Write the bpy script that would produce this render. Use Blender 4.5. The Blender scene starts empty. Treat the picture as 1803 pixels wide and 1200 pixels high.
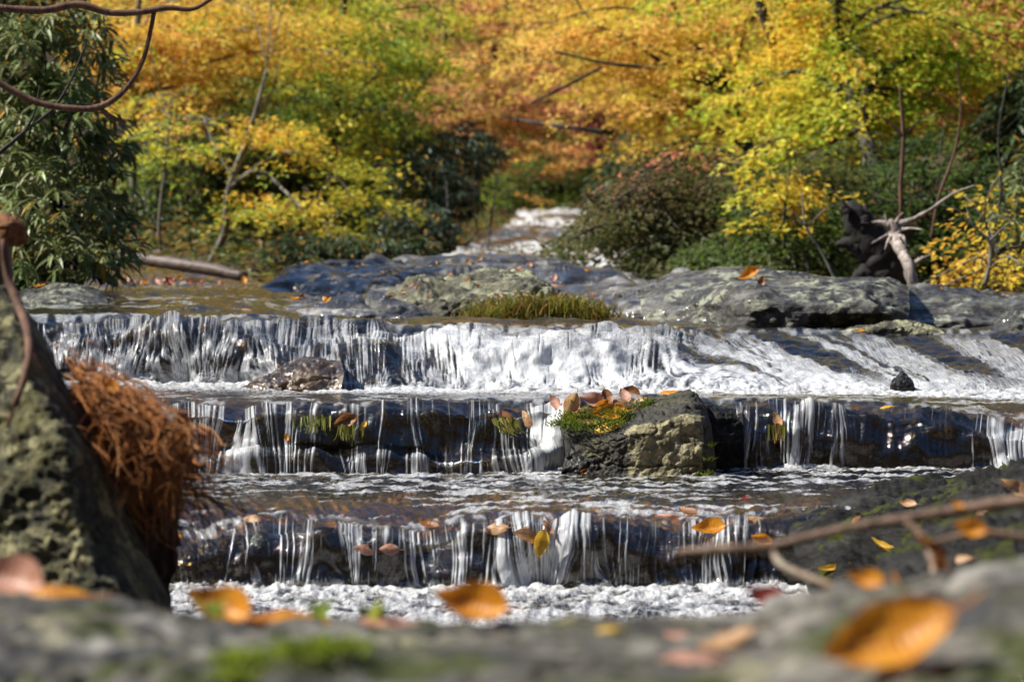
import bpy, math, random
import numpy as np
from mathutils import Vector, Matrix
from mathutils.bvhtree import BVHTree

random.seed(7)
RNG = np.random.default_rng(7)
scene = bpy.context.scene
COL = scene.collection
R = math.radians

# ------------------------------------------------------------------ camera geometry
# eye at the origin, lens 55 mm on a 23.5 mm sensor; all measures in metres
F = 55.0 / 23.5 * 1803.0
CX, CY = 901.5, 600.0
PITCH = math.atan(120.0 / F)
SP, CP = math.sin(PITCH), math.cos(PITCH)

def pt(px, row, d):
    """ground-plan distance d (metres ahead of the eye) and sight angles -> world point"""
    px = np.asarray(px, float); row = np.asarray(row, float); d = np.asarray(d, float)
    X = (px - CX) / F; Z = -(row - CY) / F
    dy = CP + Z * SP; dz = -SP + Z * CP
    k = d / dy
    return np.stack(np.broadcast_arrays(X * k, d, dz * k), -1)

def proj(P):
    y = P[..., 1]; z = P[..., 2]
    f = y * CP - z * SP; u = y * SP + z * CP
    return CX + F * P[..., 0] / f, CY - F * u / f

def rowz(z, d):
    return CY - F * np.tan(PITCH + np.arctan2(z, d))

# ------------------------------------------------------------------ noise
_perm = np.random.default_rng(11).permutation(256).astype(np.int32)
_perm = np.concatenate([_perm, _perm, _perm])
_ang = np.random.default_rng(12).random(256) * 2 * np.pi
_gx, _gy = np.cos(_ang), np.sin(_ang)
_g3 = np.random.default_rng(13).normal(size=(256, 3)); _g3 /= np.linalg.norm(_g3, axis=1)[:, None]

def fade(t): return t * t * t * (t * (t * 6 - 15) + 10)

def n2(x, y, seed=0):
    x = np.asarray(x, float) + seed * 17.31; y = np.asarray(y, float) + seed * 9.77
    xi = np.floor(x).astype(np.int64); yi = np.floor(y).astype(np.int64)
    xf = x - xi; yf = y - yi; xi &= 255; yi &= 255
    u = fade(xf); v = fade(yf)
    def g(ix, iy, fx, fy):
        h = _perm[_perm[ix & 255] + (iy & 255)]
        return _gx[h] * fx + _gy[h] * fy
    a = g(xi, yi, xf, yf); b = g(xi + 1, yi, xf - 1, yf)
    c = g(xi, yi + 1, xf, yf - 1); e = g(xi + 1, yi + 1, xf - 1, yf - 1)
    return ((a + u * (b - a)) * (1 - v) + (c + u * (e - c)) * v) * 1.5

def n3(P, scale, seed=0):
    Q = P * scale + np.array([seed * 7.13, seed * 3.71, seed * 5.37])
    I = np.floor(Q).astype(np.int64); f = Q - I; I &= 255
    w = fade(f)
    out = 0
    for dx in (0, 1):
        for dy in (0, 1):
            for dz in (0, 1):
                h = _perm[_perm[_perm[(I[..., 0] + dx) & 255] + ((I[..., 1] + dy) & 255)] + ((I[..., 2] + dz) & 255)]
                g = _g3[h]
                val = g[..., 0] * (f[..., 0] - dx) + g[..., 1] * (f[..., 1] - dy) + g[..., 2] * (f[..., 2] - dz)
                ww = (w[..., 0] if dx else 1 - w[..., 0]) * (w[..., 1] if dy else 1 - w[..., 1]) * (w[..., 2] if dz else 1 - w[..., 2])
                out = out + ww * val
    return out * 1.5

def fbm3(P, scale, octs=4, seed=0, gain=.5):
    o = 0; a = 1
    for k in range(octs):
        o = o + a * n3(P, scale * 2.03 ** k, seed + k); a *= gain
    return o

def fbm2(x, y, octs=4, seed=0, gain=.5):
    o = 0; a = 1
    for k in range(octs):
        o = o + a * n2(x * 2.03 ** k, y * 2.03 ** k, seed + k); a *= gain
    return o

def sstep(a, b, x):
    t = np.clip((x - a) / (b - a), 0, 1); return t * t * (3 - 2 * t)

def gau(x, y, cx, cy, rx, ry):
    return np.exp(-((x - cx) / rx) ** 2 - ((y - cy) / ry) ** 2)

# ------------------------------------------------------------------ interpolation / loft
def pchip(x, Y, t):
    """monotone cubic through (x, Y) at t; Y may carry trailing dimensions"""
    x = np.asarray(x, float); Y = np.asarray(Y, float)
    n = len(x)
    sh = (slice(None),) + (None,) * (Y.ndim - 1)
    h = np.diff(x); dl = np.diff(Y, axis=0) / h[sh]
    m = np.zeros_like(Y)
    if n > 2:
        a, b = dl[:-1], dl[1:]
        hm = np.where(a * b > 0, 2 * a * b / np.where(a + b == 0, 1, a + b), 0)
        m[1:-1] = hm
    m[0] = dl[0]; m[-1] = dl[-1]
    k = np.clip(np.searchsorted(x, t, side='right') - 1, 0, n - 2)
    hh = h[k]; s = ((t - x[k]) / hh)
    s_ = s[sh] if Y.ndim > 1 else s
    hh_ = hh[sh] if Y.ndim > 1 else hh
    s2, s3 = s_ ** 2, s_ ** 3
    return (2 * s3 - 3 * s2 + 1) * Y[k] + (s3 - 2 * s2 + s_) * hh_ * m[k] + (-2 * s3 + 3 * s2) * Y[k + 1] + (s3 - s2) * hh_ * m[k + 1]

def line3(ctrl, u):
    c = np.array(ctrl, float)
    p = c[0, 0] + u * (c[-1, 0] - c[0, 0])
    return pt(p, pchip(c[:, 0], c[:, 1], p), pchip(c[:, 0], c[:, 2], p))

def line_at(ctrl, p):
    c = np.array(ctrl, float); q = np.clip(p, c[0, 0], c[-1, 0])
    return pt(p, pchip(c[:, 0], c[:, 1], q), pchip(c[:, 0], c[:, 2], q))

def loft(lines, nu, segs, at=None):
    """surface through a list of control curves; returns grid (nv,nu,3) and fractional line index q (nv)"""
    u = np.linspace(0, 1, nu)
    L = np.stack([line3(l, u) if at is None else line_at(l, at) for l in lines])
    if isinstance(segs, int): segs = [segs] * (len(lines) - 1)
    ch = np.linalg.norm(np.diff(L, axis=0), axis=2).mean(1) + 1e-4
    T = np.concatenate([[0], np.cumsum(ch)])
    q = np.concatenate([[i + j / s for j in range(s)] for i, s in enumerate(segs)] + [[len(lines) - 1]])
    t = np.interp(q, np.arange(len(lines)), T)
    return pchip(T, L, t), q

def gnormals(G):
    du = np.gradient(G, axis=1); dv = np.gradient(G, axis=0)
    n = np.cross(du, dv)
    return n / (np.linalg.norm(n, axis=2, keepdims=True) + 1e-12)

def gfaces(nv, nu):
    i = np.arange(nv * nu).reshape(nv, nu)
    return np.stack([i[:-1, :-1], i[:-1, 1:], i[1:, 1:], i[1:, :-1]], -1).reshape(-1, 4)

# ------------------------------------------------------------------ mesh objects
def new_mesh(name, V, faces, smooth=True, attrs=None):
    """faces: (n,3)/(n,4) array, or list of such arrays"""
    V = np.ascontiguousarray(V, dtype=np.float32).reshape(-1, 3)
    fl = faces if isinstance(faces, list) else [faces]
    fl = [np.asarray(f) for f in fl if len(f)]
    me = bpy.data.meshes.new(name)
    me.vertices.add(len(V)); me.vertices.foreach_set('co', V.ravel())
    loops = np.concatenate([f.ravel() for f in fl]).astype(np.int32)
    sizes = np.concatenate([np.full(len(f), f.shape[1]) for f in fl]).astype(np.int32)
    starts = np.concatenate([[0], np.cumsum(sizes)[:-1]]).astype(np.int32)
    me.loops.add(len(loops)); me.loops.foreach_set('vertex_index', loops)
    me.polygons.add(len(sizes)); me.polygons.foreach_set('loop_start', starts)
    try: me.polygons.foreach_set('loop_total', sizes)
    except Exception: pass
    me.update(calc_edges=True)
    me.polygons.foreach_set('use_smooth', np.full(len(sizes), smooth, dtype=bool))
    for k, a in (attrs or {}).items():
        a = np.asarray(a, dtype=np.float32)
        if a.ndim == 2 and a.shape[1] == 4:
            at = me.attributes.new(k, 'FLOAT_COLOR', 'POINT'); at.data.foreach_set('color', a.ravel())
        elif a.ndim == 2 and a.shape[1] == 3:
            at = me.attributes.new(k, 'FLOAT_VECTOR', 'POINT'); at.data.foreach_set('vector', a.ravel())
        else:
            at = me.attributes.new(k, 'FLOAT', 'POINT'); at.data.foreach_set('value', a.ravel())
    me.update()
    return me

def obj(name, V, faces, mat, parent=None, origin=None, smooth=True, attrs=None):
    V = np.asarray(V, float).reshape(-1, 3)
    if parent is not None: o0 = np.array(parent.location)
    elif origin is None: o0 = np.array([V[:, 0].mean(), V[:, 1].mean(), V[:, 2].min()])
    else: o0 = np.array(origin, float)
    me = new_mesh(name, V - o0, faces, smooth, attrs)
    me.materials.append(mat)
    o = bpy.data.objects.new(name, me); COL.objects.link(o)
    if parent is not None: o.parent = parent
    else: o.location = o0
    return o

def tag(o, label=None, cat=None, group=None, kind=None):
    if label: o['label'] = label
    if cat: o['category'] = cat
    if group: o['group'] = group
    if kind: o['kind'] = kind
    return o

def empty(name, loc, label, cat, group=None):
    o = bpy.data.objects.new(name, None); COL.objects.link(o)
    o.location = Vector([float(v) for v in loc]); o.empty_display_size = .1
    return tag(o, label, cat, group)

class MB:
    """collects tubes, leaves and sheets into one mesh"""
    def __init__(s): s.V = []; s.F4 = []; s.F3 = []; s.C = []; s.n = 0
    def add(s, V, F4=None, F3=None, col=None):
        V = np.asarray(V, float).reshape(-1, 3)
        if F4 is not None and len(F4): s.F4.append(np.asarray(F4) + s.n)
        if F3 is not None and len(F3): s.F3.append(np.asarray(F3) + s.n)
        if col is None: col = np.ones((len(V), 4))
        s.C.append(np.broadcast_to(col, (len(V), 4))); s.V.append(V); s.n += len(V)
    def tube(s, pts, rad, sides=6, wob=0, col=None, cap=True):
        P = np.asarray(pts, float); rad = np.broadcast_to(np.asarray(rad, float), (len(P),))
        T = np.gradient(P, axis=0); T /= np.linalg.norm(T, axis=1, keepdims=True) + 1e-9
        ref = np.array([.31, .17, .93]) if abs(T[:, 2].mean()) < .8 else np.array([.95, .2, .1])
        A = np.cross(T, ref); A /= np.linalg.norm(A, axis=1, keepdims=True) + 1e-9
        B = np.cross(T, A)
        th = np.linspace(0, 2 * np.pi, sides, endpoint=False)
        rr = rad[:, None] * (1 + (wob * RNG.normal(size=(len(P), sides)) if wob else 0))
        V = P[:, None] + rr[..., None] * (np.cos(th)[None, :, None] * A[:, None] + np.sin(th)[None, :, None] * B[:, None])
        i = np.arange(len(P) * sides).reshape(len(P), sides); j = np.roll(i, -1, 1)
        f = np.stack([i[:-1], j[:-1], j[1:], i[1:]], -1).reshape(-1, 4)
        V = V.reshape(-1, 3); F3 = None
        if cap:
            V = np.concatenate([V, P[:1], P[-1:]]); a, b = len(V) - 2, len(V) - 1
            F3 = np.concatenate([np.stack([j[0], i[0], np.full(sides, a)], -1), np.stack([i[-1], j[-1], np.full(sides, b)], -1)])
        s.add(V, f, F3, col)
    def build(s, name, mat, parent=None, origin=None, smooth=True):
        return obj(name, np.concatenate(s.V), [np.concatenate(f) for f in (s.F4, s.F3) if f], mat, parent, origin, smooth, {'Col': np.concatenate(s.C)})

def spline(ctrl, n=24):
    c = np.array(ctrl, float)
    T = np.concatenate([[0], np.cumsum(np.linalg.norm(np.diff(c[:, :3], axis=0), axis=1) + 1e-6)])
    # centripetal-like smooth curve
    t = np.linspace(0, T[-1], n)
    m = np.gradient(c, T, axis=0) if len(c) > 2 else np.repeat(np.diff(c, axis=0) / T[-1], 2, 0)
    k = np.clip(np.searchsorted(T, t, side='right') - 1, 0, len(c) - 2)
    h = (T[k + 1] - T[k])[:, None]; s = ((t - T[k])[:, None]) / h
    return (2 * s**3 - 3 * s**2 + 1) * c[k] + (s**3 - 2 * s**2 + s) * h * m[k] + (-2 * s**3 + 3 * s**2) * c[k + 1] + (s**3 - s**2) * h * m[k + 1]

def pxs(lst, n=24):
    """list of (px,row,d,halfwidth_px) -> smooth 3D path and radii"""
    a = np.array(lst, float)
    P = pt(a[:, 0], a[:, 1], a[:, 2]); r = a[:, 3] * a[:, 2] / F
    c = spline(np.concatenate([P, r[:, None]], 1), n)
    return c[:, :3], np.abs(c[:, 3])

# ------------------------------------------------------------------ materials
def mat_new(name):
    m = bpy.data.materials.new(name); m.use_nodes = True
    nt = m.node_tree; nt.nodes.clear()
    out = nt.nodes.new('ShaderNodeOutputMaterial')
    def N(t, **kw):
        n = nt.nodes.new('ShaderNode' + t)
        for k, v in kw.items():
            if k in n.inputs.keys() if hasattr(n.inputs, 'keys') else False: n.inputs[k].default_value = v
            else: setattr(n, k, v)
        return n
    return m, nt, out, N, nt.links.new

def ramp(N, L, src, stops, interp='LINEAR'):
    r = N('ValToRGB'); e = r.color_ramp.elements; r.color_ramp.interpolation = interp
    while len(e) < len(stops): e.new(.5)
    for i, (p, c) in enumerate(stops):
        e[i].position = p
        c = (c, c, c) if isinstance(c, (int, float)) else c
        e[i].color = (*c, 1)
    L(src, r.inputs[0]); return r.outputs[0]

def noise(N, L, vec, scale, detail=6, rough=.55, dist=0.0):
    n = N('TexNoise'); n.inputs['Scale'].default_value = scale; n.inputs['Detail'].default_value = detail
    n.inputs['Roughness'].default_value = rough; n.inputs['Distortion'].default_value = dist
    L(vec, n.inputs['Vector']); return n.outputs['Fac']

def mixc(N, L, fac, a, b, mode='MIX'):
    m = N('Mix', data_type='RGBA', blend_type=mode)
    for k, v in ((0, fac), (6, a), (7, b)):
        if hasattr(v, 'is_linked'): L(v, m.inputs[k])
        else: m.inputs[k].default_value = v if isinstance(v, (int, float)) else (*v, 1)
    return m.outputs[2]

def math_(N, L, op, a, b=0.0, clamp=False):
    m = N('Math', operation=op); m.use_clamp = clamp
    for k, v in ((0, a), (1, b)):
        if hasattr(v, 'is_linked'): L(v, m.inputs[k])
        else: m.inputs[k].default_value = v
    return m.outputs[0]

def rock_mat(name, dark, base, light, lichen=(.33, .34, .22), lich=.5, moss=(.07, .085, .015), mos=.3, rough=.55,
             scale=6.0, stretch=(1, 1, 1), rot=(0, 0, 0), bump=.5, wet=0.0, spec=.5, face_bias=.5, pale=None):
    m, nt, out, N, L = mat_new(name)
    tc = N('TexCoord'); mp = N('Mapping'); mp.inputs['Scale'].default_value = stretch; mp.inputs['Rotation'].default_value = rot
    L(tc.outputs['Object'], mp.inputs[0]); v = mp.outputs[0]; vo = tc.outputs['Object']
    n1 = noise(N, L, v, scale, 9, .62, .4)
    c = ramp(N, L, n1, [(.34, dark), (.5, base), (.66, light)])
    nf = noise(N, L, v, scale * 9, 5, .6)
    c = mixc(N, L, .55, c, ramp(N, L, nf, [(.3, .35), (.7, 1.0)]), 'MULTIPLY')
    # lichen: crusty blotches
    nl = noise(N, L, vo, scale * 1.7, 10, .72, .3)
    ml = ramp(N, L, nl, [(.62 - .22 * lich, 0.0), (.67 - .2 * lich, 1.0)])
    big = ramp(N, L, noise(N, L, vo, scale * .45, 3), [(.42, 0.0), (.58, 1.0)])
    ml = math_(N, L, 'MULTIPLY', ml, big) if lich < .75 else ml
    lc = mixc(N, L, noise(N, L, vo, scale * 5, 4), tuple(x * .55 for x in lichen), lichen)
    c = mixc(N, L, math_(N, L, 'MULTIPLY', ml, min(1, lich * 1.3)), c, lc)
    # moss colour by facing: bias above zero favours tops, below zero steep sides
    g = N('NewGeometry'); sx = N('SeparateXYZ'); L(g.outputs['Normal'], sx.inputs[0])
    nm = math_(N, L, 'ADD', noise(N, L, vo, scale * .9, 7, .65), math_(N, L, 'MULTIPLY', sx.outputs[2], .12 * face_bias))
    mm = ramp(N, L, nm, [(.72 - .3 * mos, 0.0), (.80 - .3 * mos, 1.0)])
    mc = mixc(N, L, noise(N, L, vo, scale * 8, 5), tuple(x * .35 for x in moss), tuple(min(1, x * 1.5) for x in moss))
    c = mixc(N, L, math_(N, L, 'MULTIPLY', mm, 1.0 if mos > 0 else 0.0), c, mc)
    if pale:      # crust of pale lichen where the mesh says so
        a = N('Attribute'); a.attribute_name = 'pale'
        pm = ramp(N, L, math_(N, L, 'ADD', a.outputs['Fac'], math_(N, L, 'MULTIPLY', math_(N, L, 'SUBTRACT', noise(N, L, vo, scale * 1.6, 8, .72), .5), 3.0)), [(.42, 0.), (.58, 1.)])
        c = mixc(N, L, pm, c, ramp(N, L, noise(N, L, vo, scale * 4, 8, .65), [(.36, pale[0]), (.6, pale[1])]))
    p = N('BsdfPrincipled'); L(c, p.inputs['Base Color'])
    p.inputs['Specular IOR Level'].default_value = spec
    rr = ramp(N, L, noise(N, L, v, scale * 2.3, 5), [(.35, max(.04, rough - .2)), (.65, min(1, rough + .15))])
    rr = mixc(N, L, mm, rr, (.95, .95, .95)); L(rr, p.inputs['Roughness'])
    if wet:
        wm = ramp(N, L, noise(N, L, v, scale * .8, 5, .6, .6), [(.42, wet * .15), (.56, min(1, wet * 1.6))])
        L(math_(N, L, 'MULTIPLY', wm, math_(N, L, 'SUBTRACT', 1.0, mm)), p.inputs['Coat Weight']); p.inputs['Coat Roughness'].default_value = .1; p.inputs['Coat IOR'].default_value = 1.6
    b = N('Bump'); b.inputs['Strength'].default_value = bump; b.inputs['Distance'].default_value = .02
    hh = math_(N, L, 'ADD', math_(N, L, 'MULTIPLY', n1, .8), math_(N, L, 'MULTIPLY', nf, .35))
    hh = math_(N, L, 'ADD', hh, math_(N, L, 'MULTIPLY', ml, .10))
    L(hh, b.inputs['Height']); L(b.outputs[0], p.inputs['Normal'])
    L(p.outputs[0], out.inputs[0]); return m

def leaf_mat(name, trans=.45, rough=.5, spec=.3):
    m, nt, out, N, L = mat_new(name)
    a = N('Attribute'); a.attribute_name = 'Col'
    p = N('BsdfPrincipled'); p.inputs['Roughness'].default_value = rough; p.inputs['Specular IOR Level'].default_value = spec
    t = N('BsdfTranslucent'); L(a.outputs['Color'], p.inputs['Base Color'])
    tc = N('Gamma'); tc.inputs[1].default_value = .9; L(a.outputs['Color'], tc.inputs[0]); L(tc.outputs[0], t.inputs[0])
    mx = N('MixShader'); mx.inputs[0].default_value = trans
    L(p.outputs[0], mx.inputs[1]); L(t.outputs[0], mx.inputs[2]); L(mx.outputs[0], out.inputs[0]); return m

def bark_mat(name, dark, light, scale=30, stretch=(1, 1, .25), rough=.85, spots=None):
    m, nt, out, N, L = mat_new(name)
    tc = N('TexCoord'); mp = N('Mapping'); mp.inputs['Scale'].default_value = stretch; L(tc.outputs['Object'], mp.inputs[0])
    n = noise(N, L, mp.outputs[0], scale, 8, .65, .5)
    c = ramp(N, L, n, [(.35, dark), (.65, light)])
    if spots: c = mixc(N, L, ramp(N, L, noise(N, L, tc.outputs['Object'], scale * .5, 6, .7), [(.55, 0.), (.62, 1.)]), c, spots)
    p = N('BsdfPrincipled'); L(c, p.inputs['Base Color']); p.inputs['Roughness'].default_value = rough
    b = N('Bump'); b.inputs['Strength'].default_value = .6; b.inputs['Distance'].default_value = .01
    L(n, b.inputs['Height']); L(b.outputs[0], p.inputs['Normal']); L(p.outputs[0], out.inputs[0]); return m

def dryleaf_mat(name, c1, c2, c3, trans=.45):
    m, nt, out, N, L = mat_new(name)
    tc = N('TexCoord'); v = tc.outputs['Object']
    oi = N('ObjectInfo'); va = N('VectorMath', operation='ADD'); L(v, va.inputs[0]); L(oi.outputs['Location'], va.inputs[1])
    n = noise(N, L, va.outputs[0], 3.2, 6, .6, .5)
    c = ramp(N, L, n, [(.3, c1), (.52, c2), (.75, c3)])
    w = N('TexWave'); w.wave_type = 'BANDS'; w.bands_direction = 'Y'; w.inputs['Scale'].default_value = 4.2
    w.inputs['Distortion'].default_value = 1.2; w.inputs['Detail'].default_value = 1; L(v, w.inputs[0])
    c = mixc(N, L, .16, c, ramp(N, L, w.outputs['Fac'], [(.0, .35), (.12, 1.0)]), 'MULTIPLY')
    sp = ramp(N, L, noise(N, L, va.outputs[0], 11, 5, .7), [(.60, 1.), (.68, .3)])
    c = mixc(N, L, .6, c, sp, 'MULTIPLY')
    p = N('BsdfPrincipled'); p.inputs['Roughness'].default_value = .42; L(c, p.inputs['Base Color'])
    t = N('BsdfTranslucent'); L(c, t.inputs[0]); mx = N('MixShader'); mx.inputs[0].default_value = trans
    b = N('Bump'); b.inputs['Strength'].default_value = .12; b.inputs['Distance'].default_value = .03; L(w.outputs['Fac'], b.inputs['Height'])
    L(b.outputs[0], p.inputs['Normal'])
    L(p.outputs[0], mx.inputs[1]); L(t.outputs[0], mx.inputs[2]); L(mx.outputs[0], out.inputs[0]); return m

def water_mat(name, tint=(.82, .66, .36)):
    m, nt, out, N, L = mat_new(name)
    a = N('Attribute'); a.attribute_name = 'foam'
    fv = N('Attribute'); fv.attribute_name = 'flow'
    fo = a.outputs['Fac']
    nf = noise(N, L, fv.outputs['Vector'], 1.0, 4, .65)
    nf2 = noise(N, L, fv.outputs['Vector'], 2.6, 3, .6)
    geo = N('NewGeometry')
    nb = noise(N, L, geo.outputs['Position'], 85, 4, .6)
    # break the foam up with fine detail
    nn = math_(N, L, 'ADD', math_(N, L, 'MULTIPLY', nf, .62), math_(N, L, 'MULTIPLY', nf2, .38))
    # streaks: density decides how much of the fine flow pattern turns white
    fo2 = math_(N, L, 'ADD', math_(N, L, 'MULTIPLY', math_(N, L, 'SUBTRACT', nn, .5), 2.6), math_(N, L, 'SUBTRACT', math_(N, L, 'MULTIPLY', fo, 1.5), .40))
    fo2 = ramp(N, L, fo2, [(.04, 0.), (.5, .42), (1.0, .94)])
    b = N('Bump'); b.inputs['Strength'].default_value = .35; b.inputs['Distance'].default_value = .006
    L(math_(N, L, 'ADD', nf, nb), b.inputs['Height'])
    fr = N('Fresnel'); fr.inputs[0].default_value = 1.65; L(b.outputs[0], fr.inputs['Normal'])
    tr = N('BsdfTransparent'); tr.inputs[0].default_value = (*tint, 1)
    gl = N('BsdfGlossy'); gl.inputs['Roughness'].default_value = .04; L(b.outputs[0], gl.inputs['Normal'])
    gl.inputs[0].default_value = (1, 1, 1, 1)
    w = N('MixShader'); L(fr.outputs[0], w.inputs[0]); L(tr.outputs[0], w.inputs[1]); L(gl.outputs[0], w.inputs[2])
    p = N('BsdfPrincipled'); p.inputs['Base Color'].default_value = (.86, .89, .92, 1); p.inputs['Roughness'].default_value = .25
    b2 = N('Bump'); b2.inputs['Strength'].default_value = .22; b2.inputs['Distance'].default_value = .008; L(math_(N, L, 'ADD', nf, nb), b2.inputs['Height'])
    L(b2.outputs[0], p.inputs['Normal'])
    tl = N('BsdfTranslucent'); tl.inputs[0].default_value = (.8, .85, .9, 1)
    fm = N('MixShader'); fm.inputs[0].default_value = .3; L(p.outputs[0], fm.inputs[1]); L(tl.outputs[0], fm.inputs[2])
    mx = N('MixShader'); L(fo2, mx.inputs[0]); L(w.outputs[0], mx.inputs[1]); L(fm.outputs[0], mx.inputs[2])
    L(mx.outputs[0], out.inputs[0]); return m

M = {}
M['ledge'] = rock_mat('wet_ledge_rock', (.003, .003, .003), (.009, .008, .006), (.03, .026, .018), lich=.1, mos=.2, moss=(.03, .036, .008), rough=.45, scale=12, wet=.3, bump=1.0, spec=.35)
M['bed'] = rock_mat('stream_bed_rock', (.08, .04, .010), (.20, .11, .03), (.34, .21, .07), lich=0, mos=0, rough=.5, scale=8, bump=.5)
M['boulder'] = rock_mat('grey_wet_boulder', (.010, .010, .010), (.075, .068, .055), (.34, .33, .30), lich=.3, mos=.44, moss=(.022, .023, .012), rough=.4, scale=6, stretch=(.22, .6, 3.4), wet=.5, bump=.9, face_bias=-.4)  # near-black tone in the moss slot, weighted towards steep faces
M['lichen'] = rock_mat('lichen_rock', (.014, .014, .009), (.07, .065, .04), (.19, .18, .11), lichen=(.44, .44, .27), lich=.66, mos=.3, moss=(.05, .055, .01), rough=.8, scale=6, bump=.9)
M['slab'] = rock_mat('grey_slab', (.007, .007, .007), (.04, .038, .033), (.19, .185, .17), lichen=(.46, .48, .34), lich=.6, mos=.62, moss=(.016, .018, .008), rough=.5, scale=13, stretch=(.3, .8, 2.0), bump=1.0, wet=.2, face_bias=-.9)  # very dark second tone, heavier on the steep faces than on top
M['mossy'] = rock_mat('mossy_rock', (.004, .004, .002), (.035, .034, .009), (.15, .135, .045), lichen=(.62, .58, .30), lich=.50, mos=.46, moss=(.06, .07, .007), rough=.9, scale=19, stretch=(1.4, 1.4, .35), bump=.8, face_bias=-.1)
M['darkmoss'] = rock_mat('dark_mossy_rock', (.002, .002, .002), (.008, .0075, .006), (.045, .044, .04), lich=.10, lichen=(.3, .31, .28), mos=.42, moss=(.045, .055, .005), rough=.75, scale=15, stretch=(.4, .7, 2.2), rot=(0, .5, 0), bump=.9, spec=.25)
M['fore'] = rock_mat('foreground_rock', (.009, .008, .006), (.075, .066, .046), (.33, .31, .265), lichen=(.40, .36, .17), lich=.42, mos=.50, moss=(.04, .05, .006), rough=.6, scale=11, stretch=(.42, 1.4, 1.0), rot=(0, 0, .35), bump=.7, wet=.15)
M['brown'] = rock_mat('brown_wet_rock', (.012, .007, .003), (.08, .048, .02), (.2, .13, .06), lich=.0, mos=.1, rough=.3, scale=12, wet=.5, bump=.6)
M['cap'] = rock_mat('pale_capped_rock', (.006, .006, .004), (.028, .026, .015), (.09, .085, .05), lichen=(.30, .29, .17), lich=.3, mos=.38, moss=(.05, .05, .01), rough=.75, scale=9, bump=.9, pale=((.07, .06, .03), (.33, .29, .16)))
M['water'] = water_mat('running_water')
M['leaf'] = leaf_mat('tree_leaves', .5)
M['rhodo'] = leaf_mat('leathery_leaves', .25, .42, .35)
M['grass'] = leaf_mat('grass_blades', .4, .5)
M['bark_pale'] = bark_mat('pale_bark', (.05, .048, .04), (.24, .23, .19), 20)
M['bark_dark'] = bark_mat('dark_bark', (.012, .011, .01), (.06, .052, .042), 20)
M['bark_red'] = bark_mat('reddish_bark', (.05, .022, .014), (.17, .085, .05), 40)
M['twig'] = bark_mat('brown_twig', (.10, .055, .035), (.27, .17, .11), 60, (1, 1, 1), .6, (.32, .27, .2))
M['root'] = bark_mat('rusty_roots', (.12, .034, .006), (.50, .18, .03), 60, (1, 1, 1))
M['root_pale'] = bark_mat('pale_rootlets', (.22, .10, .03), (.52, .27, .10), 60, (1, 1, 1))
M['snag'] = bark_mat('bleached_wood', (.10, .08, .065), (.48, .41, .36), 25, (2, 2, .3))
M['black'] = bark_mat('blackened_wood', (.001, .001, .001), (.016, .012, .010), 22)
M['log'] = bark_mat('wet_log', (.03, .018, .012), (.17, .12, .095), 14, (.3, 2, 2), .55)
M['fungus'] = bark_mat('rusty_bark_chunk', (.07, .025, .006), (.26, .10, .025), 60, (1, 1, 3))

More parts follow.
